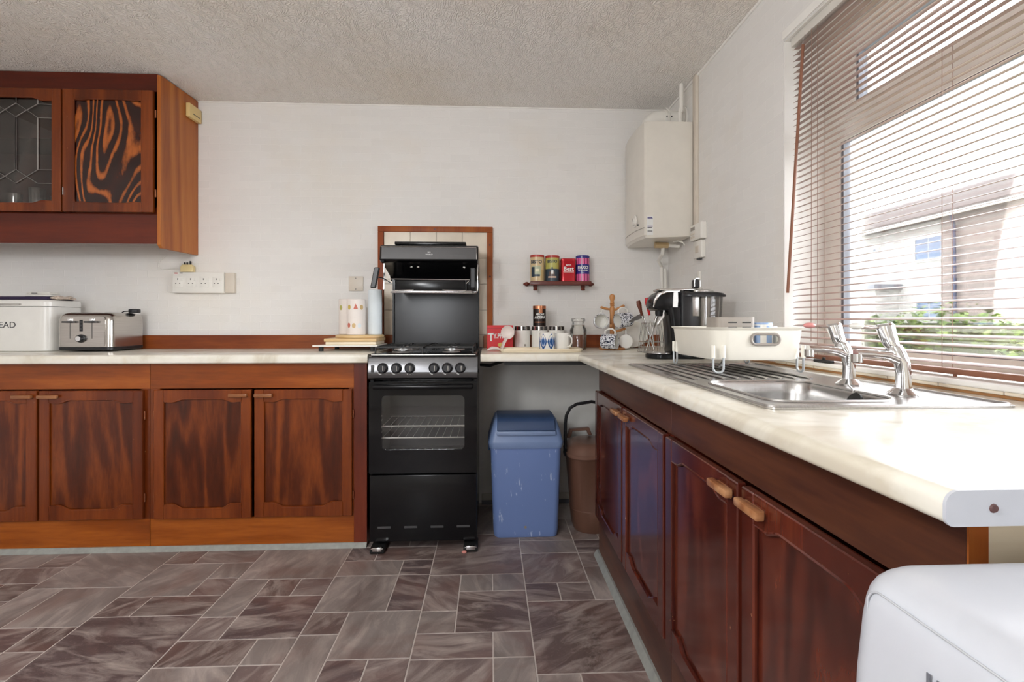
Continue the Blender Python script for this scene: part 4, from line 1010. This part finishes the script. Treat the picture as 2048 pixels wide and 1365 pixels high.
t = Thing('toaster', 'brushed steel four-slice toaster on the left worktop', 'toaster', (-2.12, 2.85, ZW))
def tr(z, e=0, f=0): return [(x, y, z) for x, y in rrect(-2.268-e, -1.985+e, 2.715-e+f, 2.975+e, .03, 5)]
t.part('base', B().loft([tr(ZW+.006, -.008), tr(ZW+.010), tr(ZW+.022), tr(ZW+.024, -.002)]), M_blackpl)
bd = t.part('body', B().loft([tr(ZW+.0245, -.001), tr(1.100, -.001), tr(1.125, -.004), tr(1.140, -.014), tr(1.146, -.030)]), M_toast, smooth=50)
t.part('front_panel', B().prism(rrect(-2.236, -2.018, ZW+.030, 1.125, .008, 3), 'xz', 2.7125, 2.716), M_toast, bd)
for x in (-2.192, -2.082):
    t.part('lever_slot', B().box(x-.0025, x+.0025, 2.7115, 2.7135, 1.010, 1.108), plain('slot_grey', (.25, .24, .23, 1), .3, 1), bd)
    lv = t.part('lever', B().box(x-.028, x+.028, 2.690, 2.709, 1.092, 1.101, .003), M_blackpl, bd)
    t.part('lever_stem', B().box(x-.005, x+.005, 2.700, 2.712, 1.096, 1.114, .002), M_chrome, lv)
kn = t.part('browning_knob', B().lathe([(0, -.020), (.016, -.020), (.018, -.016), (.018, -.006), (.022, -.004), (.022, .001), (0, .001)], (-2.137, 2.712, 1.010), 20, axis='y'), M_blackpl, bd)
t.part('knob_cap', B().lathe([(0, -.023), (.013, -.022), (.013, -.018), (0, -.018)], (-2.137, 2.712, 1.010), 20, axis='y'), M_chrome, kn)
pn = t.part('button_strip', B().box(-2.145, -2.129, 2.7105, 2.7135, 1.048, 1.108, .002), M_blackpl, bd)
for k in range(3): t.part('button', B().box(-2.141, -2.133, 2.7090, 2.711, 1.056+k*.018, 1.064+k*.018, .001), M_dkgrey, pn)
for x in (-2.215, -2.155, -2.098, -2.04): t.part('bread_slot', B().box(x-.014, x+.014, 2.76, 2.93, 1.1455, 1.1472), M_rubber, bd)
single('black_plug', B().lathe([(0, 0), (.026, 0), (.028, .004), (.028, .018), (.024, .022), (0, .022)], (-1.995, 2.90, 1.1475), 20).tube([(-2.02, 2.895, 1.158), (-2.045, 2.89, 1.156), (-2.055, 2.888, 1.149)], .003, 6), M_blackpl, 'small black round plug lying on top of the toaster', 'plug', (-1.995, 2.90, 1.1475))

# boards and rolls left of the cooker
t = Thing('worktop_saver', 'white glass worktop saver on feet under the chopping boards', 'board', (-.77, 2.79, ZW))
t.part('plate', B().prism([(-.935, 2.675), (-.595, 2.675), (-.600, 2.95), (-.905, 2.95)], 'xy', .966, .974, .001), plain('white_glass', lin(236, 234, 226), .12))
for x, y in ((-.90, 2.71), (-.63, 2.71), (-.88, 2.92), (-.63, 2.92)): t.part('foot', B().lathe([(0, 0), (.013, 0), (.013, .0248), (0, .0248)], (x, y, ZW+.0005), 12), M_rubber)
single('chopping_board', B().box(-.878, -.612, 2.71, 2.93, .9745, .9905, .003), W_pale, 'pale wooden chopping board lying on the white glass saver', 'chopping board', (-.745, 2.82, .9745), 'chopping boards in a stack')
single('chopping_board', B().box(-.885, -.607, 2.705, 2.935, .991, 1.008, .003), W_light, 'wooden chopping board in the middle of the stack', 'chopping board', (-.745, 2.82, .991), 'chopping boards in a stack')
single('chopping_board', B().lathe([(0, 0), (.126, 0), (.131, .005), (.131, .013), (.126, .018), (0, .018)], (-.725, 2.83, 1.0085), 40), W_light, 'round wooden chopping board on top of the stack', 'chopping board', (-.725, 2.83, 1.0085), 'chopping boards in a stack')
ZS = 1.027
def roll(lab, x, y, r, h, mat, fruit):
    t = Thing('kitchen_roll', lab, 'paper roll', (x, y, ZS), 'kitchen rolls on the chopping boards', world=False)
    t.part('paper', B().lathe([(.02, .002), (r-.003, .0), (r, .003), (r, h-.003), (r-.003, h), (.02, h-.002), (.02, .002)], n=32), mat)
    for a, z, k, m_ in fruit:
        c, s_ = math.cos(a-PI/2), math.sin(a-PI/2)
        if k == 'tri': bb = B().loft([[(( r+e)*math.cos(a-PI/2+u), (r+e)*math.sin(a-PI/2+u), z+v) for u, v in ((-.24, -.012), (0, -.013), (.24, -.012), (.12, .004), (0, .017), (-.12, .004))] for e in (-.001, .0008)])
        else: bb = B().loft([[((r+e)*math.cos(a-PI/2+.2*math.cos(q)), (r+e)*math.sin(a-PI/2+.2*math.cos(q)), z+.014*math.sin(q)) for q in [2*PI*j/10 for j in range(10)]] for e in (-.001, .0008)])
        t.part('fruit_print', bb, m_)
    return t
roll('white kitchen roll printed with fruit, in front of the other white roll', -.735, 2.785, .050, .195, M_paper, [(-.55, .150, 'ov', M_yellow), (.2, .152, 'tri', M_coral), (.85, .150, 'ov', M_buff), (-.6, .052, 'ov', M_coral), (.0, .050, 'ov', M_buff), (.6, .050, 'ov', M_bluepaper)])
roll('white kitchen roll at the left, half hidden behind the fruit-printed roll', -.806, 2.885, .052, .20, M_paper, [(-.6, .15, 'ov', M_olive)])
roll('tall pale blue kitchen roll beside the cooker frame', -.640, 2.82, .038, .250, M_bluepaper, [])

# ================================================================== small shelf with four tins
t = Thing('wall_shelf', 'small dark wooden wall shelf with turned ends holding four tins', 'shelf', (.42, YB, 1.32))
t.part('board', B().box(.236, .595, 2.915, YB-.012, 1.318, 1.334, .002), W_shelf)
t.part('back_rail', B().tube([(.225, YB-.012, 1.326), (.607, YB-.012, 1.326)], .009, 10), W_shelf)
for x in (.222, .610): t.part('finial', B().ball((x, YB-.014, 1.326), (.016, .0135, .0135), 12).ball((x+(.014 if x > .4 else -.014), YB-.014, 1.326), .008, 8), W_shelf)
t.part('front_lip', B().box(.236, .595, 2.909, 2.914, 1.312, 1.336, .002), W_shelf)
for x in (.268, .553): t.part('peg', B().lathe([(0, -.034), (.010, -.034), (.013, -.028), (.011, -.02), (.014, -.012), (.012, 0), (0, 0)], (x, 2.955, 1.3178), 14), W_shelf)
ZT = 1.3345; SG = 'tins on the small wall shelf'
def round_tin(lab, x, y, r, h, mat, lid, z0=ZT, grp=SG, name='storage_tin', cat='tin', lh=.014):
    t = Thing(name, lab, cat, (x, y, z0), grp, world=False)
    t.part('can', B().lathe([(0, 0), (r, 0), (r, h-lh), (0, h-lh)], n=32), mat)
    t.part('lid', B().lathe([(0, h), (r-.001, h), (r+.001, h-.002), (r+.001, h-lh), (r-.002, h-lh), (0, h-lh)], n=32), lid)
    return t
def patch(r, a0, a1, z0, z1, e=.0007, n=10):
    R = [[((r+q)*math.sin(a0+(a1-a0)*i/n), -(r+q)*math.cos(a0+(a1-a0)*i/n), z) for i in range(n+1)] for q, z in ((-.0005, z0), (e, z0), (e, z1), (-.0005, z1))]
    b = B()
    for A, C in zip(R, R[1:]+R[:1]):
        for i in range(n):
            f_ = bmesh.new(); vs = [f_.verts.new(q) for q in (A[i], A[i+1], C[i+1], C[i])]; f_.faces.new(vs); b._add(f_)
    bmesh.ops.remove_doubles(b.bm, verts=b.bm.verts, dist=1e-5)
    return b
BR = .0415
t = round_tin('buff vintage Bisto tin with red lid, leftmost on the shelf'.replace('Bisto ', 'gravy '), .280, 2.962, BR, .158, plain('buff_tin', lin(214, 190, 146), .3), M_redlid)
t.part('lettering', B().text('BISTO', .0275, Matrix.Translation((0, 0, .115)) @ Matrix.Rotation(-.25, 4, 'Z'), bend=BR+.0004, thick=.0009), M_slateprint, None, 0)
t.part('print_patch', patch(BR, -.9, .45, .035, .092), plain('pale_sage_print', lin(186, 190, 160), .4))
t.part('print_figure', patch(BR, -1.0, -.45, .028, .086, .0011), M_slateprint); t.part('print_figure', patch(BR, -.5, .3, .03, .042, .0011), M_slateprint); t.part('print_figure', patch(BR, -.35, .2, .058, .074, .0011), plain('ivory_print', lin(234, 228, 196), .4))
t.part('print_patch', patch(BR, .5, 1.0, .01, .07), M_buff)
t = round_tin('olive and dark blue vintage gravy tin with red lid, second on the shelf', .371, 2.962, BR, .155, M_olive, M_redlid)
t.part('lettering', B().text('BISTO', .0235, Matrix.Translation((0, 0, .118)) @ Matrix.Rotation(-.15, 4, 'Z'), bend=BR+.0004, thick=.0008), M_slateprint, None, 0)
t.part('lower_print', patch(BR, -1.7, 1.7, .001, .075, .0005, 24), M_slateprint)
t.part('print_figure', patch(BR, -.6, .2, .034, .058, .0011), plain('figure_brown', lin(104, 82, 76), .4)); t.part('print_figure', patch(BR, -.3, .02, .044, .066, .0015), M_print); t.part('print_figure', patch(BR, -.28, -.05, .066, .084, .0013), M_slateprint)
t.part('print_figure', patch(BR, -.75, .45, .022, .031, .0011), plain('table_pink', lin(226, 190, 168), .4))
t = Thing('storage_tin', 'red square tin with white script, third on the shelf', 'tin', (.462, 2.962, ZT), SG, world=False)
sq = lambda z, e=0: [(x, y, z) for x, y in rrect(-.042-e, .042+e, -.040-e, .040+e, .012, 4)]
t.part('can', B().loft([sq(0), sq(.122), sq(.124, -.001)]), M_redtin); t.part('lid', B().loft([sq(.1225, .0015), sq(.132, .0015), sq(.136, -.001), sq(.137, -.004)]), M_redtin)
t.part('lettering', B().text('Best', .034, FRONT(0, -.0404, .074), thick=.0007).text('BISTO', .0115, FRONT(0, -.0404, .096), thick=.0004), M_print, None, 0); t.part('underline', B().box(-.031, .031, -.0408, -.0398, .0545, .0575), M_print)
t = round_tin('pink striped navy tin, rightmost on the shelf', .552, 2.962, .0405, .156, M_stripe, M_navy, lh=.016)
t.part('navy_band', patch(.0405, -PI*.98, PI*.98, .046, .103, .0006, 40), M_navy)
t.part('lettering', B().text('PAXO', .0245, Matrix.Translation((0, 0, .083)) @ Matrix.Rotation(-.12, 4, 'Z'), bend=.0415, thick=.0011).text('SAGE & ONION STUFFING', .0052, Matrix.Translation((0, 0, .066)) @ Matrix.Rotation(-.12, 4, 'Z'), bend=.0415, thick=.0003).text('MIX', .006, Matrix.Translation((0, 0, .054)) @ Matrix.Rotation(-.12, 4, 'Z'), bend=.0415), M_print, None, 0)

# ================================================================== things on the worktop right of the cooker
Z = ZW+.0005
t = Thing('tea_box', 'red tea box standing beside the cooker', 'box', (.055, 2.80, Z))
t.part('carton', B().box(-.016, .128, 2.775, 2.835, Z, 1.078, .001, 1), M_red)
t.part('lid_edge', B().box(-.0165, .1285, 2.7742, 2.8355, 1.060, 1.0615), plain('dark_red', lin(140, 16, 26), .4))
t.part('lettering', B().text('T', .062, FRONT(.006, 2.7746, 1.010), thick=.0012).text('Y.PHOO', .036, FRONT(.020, 2.7746, 1.018) @ Matrix.Diagonal((.72, 1, 1, 1)), thick=.0012, align='LEFT'), M_print, None, 0)
t.part('leaf_badge', B().prism([(.062+.02*math.cos(a), .970+.012*math.sin(a)) for a in [2*PI*k/16 for k in range(16)]], 'xz', 2.7740, 2.7749), M_yellow)
t = Thing('ladle', 'pale clear plastic ladle leaning upright against the red tea box', 'ladle', (.06, 2.66, Z))
M_clear = plain('milky_plastic', lin(228, 214, 208), .25)
t.part('bowl', B().loft([[(.095+a*math.cos(q), 2.70+dy, 1.040+a*1.0*math.sin(q)) for q in [2*PI*j/20 for j in range(20)]] for a, dy in ((.012, .012), (.028, .009), (.037, 0), (.036, -.002), (.026, .006), (.010, .009))]), M_clear, smooth=60)
t.part('handle', B().tube([(.090, 2.70, 1.012), (.075, 2.69, .985), (.066, 2.675, .962), (.058, 2.66, .948)], [.013, .012, .011, .009], 10, sq=.6), M_clear)
t.part('rest', B().tube([(.058, 2.66, .949), (.035, 2.655, .957), (.01, 2.65, .958), (-.014, 2.645, .949)], [.008, .014, .016, .0075], 12, sq=.62), M_clear)
for x, lab in ((.185, 'white storage canister its metal lid painted with dark reflections, beside the tea box'), (.284, 'white storage canister its metal lid painted with dark reflections, under the coffee tin'), (.383, 'white storage canister its metal lid painted with dark reflections, beside the glass jar')):
    t = Thing('canister', lab, 'canister', (x, 2.865, Z), 'white canisters on the worktop', world=False)
    r = .0455
    t.part('pot', B().lathe([(0, 0), (r-.003, 0), (r, .004), (r, .107), (0, .107)], n=32), M_ceramic)
    t.part('lid', B().lathe([(0, .132), (r-.002, .132), (r, .130), (r, .108), (0, .1075)], n=32), plain('canister_lid', (.7, .68, .66, 1), .12, 1))
    for k in range(4): t.part('lid_reflection', patch(r, -1.25+k*.62, -.95+k*.62+.06*(k % 2), .1085, .1295, .0006, 4), plain('dark_lid_reflection', lin(46, 38, 36), .2))  # dark chrome reflections painted onto the front of the lid
    t.part('motif', B().box(.008, .018, -.0462, -.0440, .018, .030), M_grey)
t = round_tin('dark coffee tin with copper lid standing on the middle canister', .284, 2.865, .0375, .116, M_coffee, M_copper, z0=Z+.1325, grp=None, name='coffee_tin', lh=.018)
t.part('lettering', B().text('NESCAFE', .0125, Matrix.Translation((0, 0, .066)), bend=.0379, thick=.0004).text('AZERA', .0215, Matrix.Translation((0, 0, .049)), bend=.0379, thick=.0008), M_print, None, 0)
t.part('copper_flash', patch(.0375, -.15, .45, .072, .098, .0006), M_copper); t.part('copper_band', patch(.0375, -.9, .9, .020, .024, .0006), M_copper)
t = Thing('wooden_tray', 'long pale wooden tray under the mugs', 'tray', (.28, 2.625, Z))
pl_ = [(.07, 2.54), (.43, 2.535), (.462, 2.555), (.478, 2.59), (.478, 2.655), (.462, 2.69), (.43, 2.705), (.07, 2.705), (.058, 2.69), (.058, 2.555)]
t.part('board', B().prism(pl_, 'xy', Z, Z+.010, .002), W_pale)
t.part('rim', B().tube([(x, y, Z+.012) for x, y in pl_], .0065, 8, closed=True), W_pale)
ZM = Z+.0185-.0085
mb = mug('mug', 'white mug with blue diamond pattern on the wooden tray', (.302, 2.628, Z+.0105), M_ceramic, Matrix.Rotation(1.9, 3, 'Z'), r=.0415, h=.088)
for k in range(6):
    a = -PI/2-1.9+(-1.0+k*1.05)+.35
    for sc, m_, e in ((1, M_blueglaze, .0006), (.62, M_bluelite, .0009), (.45, M_blueglaze, .0012)):
        R_ = .0415
        bb = B().loft([[((R_+q)*math.cos(a+u*sc), (R_+q)*math.sin(a+u*sc), .042+v*sc) for u, v in ((-.5, 0), (-.34, .020), (0, .043), (.34, .020), (.5, 0), (.34, -.020), (0, -.043), (-.34, -.020))] for q in (-.0008, e)])
        mb.part('diamond', bb, m_)
mug('mug', 'plain white mug on the wooden tray, handle to the front', (.385, 2.628, Z+.0105), M_ceramic, Matrix.Rotation(-.95, 3, 'Z'), r=.0375, h=.086)
t = Thing('glass_jar', 'clear glass storage jar with glass lid beside the mug tree', 'jar', (.497, 2.80, Z), world=False)
t.part('body', B().lathe([(0, .004), (.040, .004), (.0445, .010), (.0445, .112), (.034, .132), (.034, .140), (.037, .140), (.037, .130), (.047, .112), (.047, .006), (.043, 0), (0, 0)], n=32), M_jar)
t.part('lid', B().lathe([(0, .176), (.036, .176), (.039, .172), (.039, .160), (.034, .157), (.034, .142), (0, .141)], n=32), M_jar)
t.part('clip', B().tube([(.0375*math.cos(a), .0375*math.sin(a), .137) for a in [2*PI*k/24 for k in range(24)]], .0014, 6, closed=True), M_wire)
t = Thing('mug_tree', 'turned wooden mug tree holding four mugs', 'mug tree', (.690, 2.80, Z), world=False)
t.part('base', B().lathe([(0, 0), (.072, 0), (.075, .004), (.072, .011), (.02, .016), (0, .016)], n=32), W_tree)
t.part('post', B().lathe([(0, .015), (.013, .015), (.012, .05), (.014, .13), (.013, .20), (.016, .225), (.010, .245), (.015, .250), (.010, .256), (.015, .261), (.010, .268), (.012, .28), (.0165, .293), (.014, .307), (.006, .313), (0, .314)], n=20), W_tree)
arms = [((-.02, 0), (-.062, -.012), .226, .236), ((.02, 0), (.062, -.006), .224, .246), ((-.005, -.015), (-.022, -.068), .118, .135), ((.014, .0), (.066, -.012), .098, .116)]
for (ax, ay), (ex, ey), z0, z1 in arms:
    t.part('arm', B().tube([(ax*.5, ay*.5, z0), (ax, ay, z0+.002), ((ax+ex)/2, (ay+ey)/2, (z0+z1)/2), (ex, ey, z1)], [.006, .0065, .0075, .0065], 10), W_tree)
    t.part('arm_tip', B().ball((ex, ey, z1), .009, 10), W_tree)
def hang(lab, mouth, c, mat):
    zx = Vector((0, 0, 1)); zz_ = Vector(mouth).normalized(); xx = (zx-zz_*zx.dot(zz_)).normalized(); yy_ = zz_.cross(xx)
    R = Matrix((xx, yy_, zz_)).transposed()
    c = Vector(c)-R @ Vector((0, 0, .045))
    return mug('mug', lab, tuple(c), mat, R, r=.0415, h=.086, grp='mugs on the mug tree')
hang('patterned mug on the tree, white mouth facing out, upper left', (-.1, -1, .05), (.620, 2.775, 1.100), M_spatter)
hang('blue spatter-patterned mug, upper right on the mug tree', (-1, -.35, -.12), (.745, 2.76, 1.108), M_spatter)
hang('blue spatter-patterned mug, lowest left on the mug tree, mouth to the right', (1, -.62, -.03), (.655, 2.71, .990), M_spatter)
hang('mug on the tree showing its plain white base, lower right', (.25, 1, 0), (.768, 2.80, .988), M_ceramic)

t = Thing('utensil_holder', 'chrome wire utensil holder left of the coffee machine', 'holder', (.815, 2.50, Z), world=False)
b = B()
for z, e in ((.003, .052), (.03, .049), (.055, .047), (.15, .037)): b.tube([(-e, -e, z), (e, -e, z), (e, e, z), (-e, e, z)], .0018, 6, closed=True)
for k in range(5):
    u = -1+k*.5
    for A in ((lambda e: (u*e, -e)), (lambda e: (u*e, e)), (lambda e: (-e, u*e)), (lambda e: (e, u*e))): b.tube([A(.052)+(.003,), A(.037)+(.15,)], .0014, 5)
for k in range(4): b.tube([(-.05, -.03+k*.02, .003), (.05, -.03+k*.02, .003)], .0014, 5)
t.part('wire_basket', b, M_wire)
UG = 'utensils in the wire holder'
def utensil(lab, p0, p1, mh, L, tipr=.011, blade=None):
    p0, p1 = Vector(p0), Vector(p1); d = (p1-p0).normalized(); ml = p1-d*L
    t = Thing('utensil', lab, 'utensil', tuple(p0), UG)
    t.part('shaft', B().tube([p0, ml], .0032, 8), M_wire)
    t.part('grip', B().tube([ml-d*.004, ml+d*L*.3, ml+d*L*.75, p1], [.006, .008, tipr, tipr*.75], 12, sq=.8), mh)
utensil('red-handled utensil in the wire holder', (.830, 2.49, .955), (.784, 2.47, 1.218), M_redpl, .085, .014)
utensil('brown-handled utensil in the wire holder', (.820, 2.52, .955), (.752, 2.51, 1.205), M_brownpl, .075, .013)
utensil('steel utensil with bent handle leaning right in the wire holder', (.790, 2.50, .955), (.845, 2.47, 1.150), M_wire, .09, .009)
t = Thing('fish_slice', 'grey steel fish slice sticking out left of the wire holder', 'utensil', (.81, 2.53, .96), UG)
t.part('shaft', B().tube([(.84, 2.53, .955), (.795, 2.55, 1.120)], .0028, 8), M_wire)
t.part('blade', B().prism([(.795, 1.120), (.788, 1.146), (.735, 1.118), (.712, 1.096), (.722, 1.094)], 'xz', 2.548, 2.550), plain('grey_steel', (.3, .29, .28, 1), .35, .8))
t = Thing('white_dish', 'white oval dish leaning against the wall behind the utensil holder', 'dish', (.84, 2.96, Z))
b = B(); mt = Matrix.Translation((.845, 2.968, Z+.084)) @ Matrix.Rotation(-.22, 4, 'X')
R_ = [[mt @ Vector((a*1.25*math.cos(q), dy, a*math.sin(q))) for q in [2*PI*j/32 for j in range(32)]] for a, dy in ((.01, .012), (.055, .012), (.062, .006), (.080, -.003), (.083, 0), (.064, .010), (.055, .016), (.01, .016))]
t.part('plate', B().loft(R_), M_ceramic, smooth=60)

# ---- coffee machine
t = Thing('coffee_machine', 'black and chrome capsule coffee machine with clear water tank', 'coffee machine', (.80, 2.16, ZR))
b = B().lathe([(0, 0), (.064, 0), (.068, .004), (.068, .018), (.064, .022), (0, .022)], (.728, 2.155, ZR+.001), 32); b.box(.728, .90, 2.10, 2.21, ZR+.001, ZR+.022, .004)
t.part('base', b, M_black)
t.part('drip_grid', B().lathe([(0, .0), (.055, 0), (.055, .003), (0, .003)], (.722, 2.155, ZR+.0235), 28), M_steel)
col_ = t.part('column', B().loft([[(x, y, z) for x, y in rrect(.758-e, .855, 2.095, 2.215, .022, 4)] for z, e in ((ZR+.022, .0), (1.06, .004), (1.12, .012), (1.16, .02))]), M_black)
# arched chrome head: profile in x-z swept in y
hp = [(.682, 1.150), (.672, 1.165), (.676, 1.190), (.690, 1.214), (.712, 1.228), (.745, 1.233), (.82, 1.230), (.82, 1.152), (.745, 1.146), (.70, 1.146)]
hd = t.part('head', B().prism(hp, 'xz', 2.105, 2.205, .008, 2), M_black)
t.part('chrome_band', B().tube([(.676, 2.103, 1.160), (.684, 2.101, 1.19), (.70, 2.101, 1.215), (.73, 2.101, 1.227), (.79, 2.103, 1.229)], [.004, .007, .008, .006, .003], 10), M_chrome, hd)
t.part('chrome_cheek', B().loft([[(.752+u, 2.101-e, z) for u, z in ((.006, 1.150), (.026, 1.150), (.030, 1.19), (.028, 1.224), (.010, 1.224), (.008, 1.19))] for e in (-.008, .002)]), M_wire, hd)
t.part('top_plate', B().box(.706, .90, 2.115, 2.20, 1.231, 1.241, .004), M_wire, hd)
t.part('nozzle', B().lathe([(0, 0), (.014, 0), (.017, .012), (.017, .03), (0, .03)], (.718, 2.155, 1.122), 16), M_blackpl, hd)
t.part('spout_leg', B().tube([(.728, 2.12, 1.146), (.722, 2.115, 1.12), (.705, 2.112, 1.098), (.697, 2.112, 1.085)], .006, 8), M_chrome, hd)
t.part('back_block', B().box(.790, .872, 2.085, 2.225, 1.00, 1.226, .012), M_blackpl)
t.part('steel_flank', B().box(.838, .868, 2.0835, 2.087, 1.122, 1.222, .001), M_steel)
tk = t.part('water_tank', B().loft([[(x, y, z) for x, y in rrect(.873, .978+e, 2.075, 2.235, .035, 5)] for z, e in ((ZR+.03, -.02), (1.05, -.008), (1.205, .0))]+[[(x, y, z) for x, y in rrect(.876, .975+e, 2.078, 2.232, .032, 5)] for z, e in ((1.205, .0), (1.05, -.008), (ZR+.034, -.02))]), M_tank)
t.part('tank_lid', B().loft([[(x, y, z) for x, y in rrect(.80-e*.2, .985+e, 2.07-e*.3, 2.24+e*.3, .04, 5)] for z, e in ((1.205, .004), (1.212, .006), (1.220, -.004), (1.226, -.03))]), M_blackpl)
t.part('lid_crown', B().loft([[(x, y, z) for x, y in rrect(.85-e*.2, .95+e, 2.10-e*.3, 2.21+e*.3, .03, 5)] for z, e in ((1.226, .0), (1.234, -.004), (1.238, -.02))]), M_wire)
kb = t.part('lever_knob', B().box(.864, .888, 2.125, 2.165, 1.243, 1.283, .008, 3), M_blackpl)
t.part('knob_trim', B().tube([(.863, 2.124, 1.25), (.863, 2.124, 1.28), (.872, 2.124, 1.286), (.884, 2.124, 1.286), (.890, 2.126, 1.278), (.890, 2.126, 1.25)], .002, 6), M_chrome, kb)

t.o.location.x += .02

# ================================================================== bins in the alcove
t = Thing('swing_bin', 'scuffed blue plastic swing bin under the short worktop', 'bin', (.18, 2.66, 0))
def br(z, e=0, r=.03): return [(x, y, z) for x, y in rrect(.020-e, .346+e, 2.535-e, 2.775+e, r, 5)]
t.part('body', B().loft([br(.001, -.004), br(.010), br(.030, .002), br(.034, .003), br(.475, .018), br(.478, .015)]), M_bin, smooth=40)
t.part('badge', B().lathe([(0, -.001), (.007, -.001), (.007, .001)], (.180, 2.532, .055), 12, axis='y'), M_grey)
lid = t.part('lid_frame', B().loft([br(.458, .022), br(.488, .028), br(.494, .026), br(.55, .012), br(.60, -.006), br(.607, -.016)]), plain('bin_rim_blue', lin(122, 144, 186), .38), smooth=40)
t.part('flap', B().prism([(2.510, .548), (2.514, .572), (2.524, .594), (2.545, .609), (2.62, .617), (2.75, .612), (2.75, .600), (2.62, .600), (2.56, .58), (2.54, .548)], 'yz', .036, .330, .003), M_binlid, lid)
t.part('flap_lip', B().box(.034, .332, 2.500, 2.524, .526, .5475, .005), plain('bin_lip_blue', lin(132, 152, 190), .35), lid)
for x in (.0, .366): t.part('clip', B().box(x-.010, x+.002, 2.60, 2.70, .43, .49, .003), M_binlid, lid)
t = Thing('food_caddy', 'brown food waste caddy with black handle behind the right cabinet', 'bin', (.55, 2.66, 0))
def fr_(z, e=0, r=.09): return [(x, y, z) for x, y in rrect(.418-e, .668+e, 2.53-e, 2.80+e, r, 8)]
t.part('bucket', B().loft([fr_(.001, -.03), fr_(.02, -.022), fr_(.115, -.012), fr_(.118, -.014), fr_(.39, .006), fr_(.395, .010), fr_(.41, .010)]), M_caddy, smooth=40)
ld = t.part('lid', B().loft([fr_(.395, .016), fr_(.412, .018), fr_(.418, .012), fr_(.440, .004), fr_(.462, -.02), fr_(.466, -.035)]), M_caddylid, smooth=40)
t.part('lid_latch', B().prism([(.425, .455), (.44, .505), (.55, .512), (.565, .470), (.545, .470), (.535, .496), (.455, .492), (.445, .455)], 'xz', 2.745, 2.775, .003), M_caddylid, ld)
t.part('carry_handle', B().tube([(.400, 2.64, .40), (.400, 2.64, .56), (.405, 2.64, .60), (.425, 2.64, .64), (.46, 2.64, .66), (.54, 2.64, .672), (.62, 2.64, .66), (.665, 2.64, .64), (.684, 2.64, .60), (.688, 2.64, .40)], .0085, 10), M_blackpl)
t.part('handle_hub', B().ball((.402, 2.64, .405), (.014, .03, .022), 10), M_blackpl)
single('gas_hose', B().tube([(-.05, 2.60, .875), (.0, 2.62, .868), (.06, 2.66, .885), (.10, 2.75, .893), (.30, 2.90, .893)], .008, 8), M_rubber, 'dark hose sagging under the short worktop beside the cooker', 'hose', (0, 2.62, .87))
single('worktop_batten', B().box(.07, .60, 2.45, 2.47, .885, .902), M_rubber, 'dark batten under the front edge of the short worktop', 'batten', (.3, 2.46, .885))
single('pink_fragment', B().ball((-.122, 2.375, .007), (.012, .008, .007), 8), plain('pink_bit', lin(226, 150, 140), .6), 'small pink fragment on the floor by the cooker foot', 'fragment', (-.122, 2.375, 0))

# ================================================================== white appliance in the near right corner
t = Thing('white_appliance', 'white rounded appliance at the bottom right, against the worktop end', 'appliance', (.64, .14, 0))
AY0, AY1, ATZ = -.16, .449, .879
def ap(z, xf, e=0, r=.034): return [(x, y, z) for x, y in rrect(xf+e, .93-e, AY0+e, AY1-e, r, 10)]
prof = [(.002, .325, .01), (.03, .318, 0), (.60, .318, 0), (.72, .319, 0), (.79, .323, 0), (.835, .328, 0), (.850, .331, .0), (.860, .333, .001), (.867, .335, .003), (.872, .337, .006), (.876, .340, .010), (.8785, .344, .016), (.879, .350, .024)]
cab_ = t.part('cabinet', B().loft([ap(z, x, e) for z, x, e in prof]), M_appl, smooth=50)
dr_ = rrect(AY0+.03, .426, .10, .864, .010, 6)
def afx(z):
    for (za, xa, _), (zb, xb, _) in zip(prof, prof[1:]):
        if za <= z <= zb: return xa+(xb-xa)*(z-za)/(zb-za)
    return .33
t.part('door_seam', B().tube([(afx(z)+.0004, y, z) for y, z in dr_], .0009, 6, closed=True), plain('seam_grey', lin(186, 188, 194), .5), cab_)
t.part('lettering', B().text('Hotpoint', .018, LEFTW(.3256, .3600, .8290), thick=.0005, align='LEFT'), plain('logo_grey', lin(110, 112, 120), .4), cab_, 0)
t.part('top_crease', B().tube([(.50, .30, .8795), (.80, .10, .8795)], .0006, 5), plain('seam_grey', lin(186, 188, 194), .5), cab_)

# ================================================================== invented globe lamp, out of view, added to brighten the room
t = Thing('added_fill_lamp', 'unseen white globe lamp added to fill the kitchen with light', 'lamp', (-.95, .15, ZC))
t.part('ceiling_rose', B().lathe([(0, 0), (.045, 0), (.045, -.012), (.012, -.025), (0, -.025)], (-.95, .15, ZC-.0005), 20), M_wplast)
t.part('flex', B().tube([(-.95, .15, ZC-.02), (-.95, .15, 1.90)], .004, 8), M_wplast)
m, nt, p = newmat('fill_lamp_glow'); p.inputs['Base Color'].default_value = (.9, .9, .9, 1); p.inputs['Emission Color'].default_value = (.97, .985, 1, 1); p.inputs['Emission Strength'].default_value = FILL_GLOW
t.part('globe', B().ball((-.95, .15, 1.76), .16, 28), m)
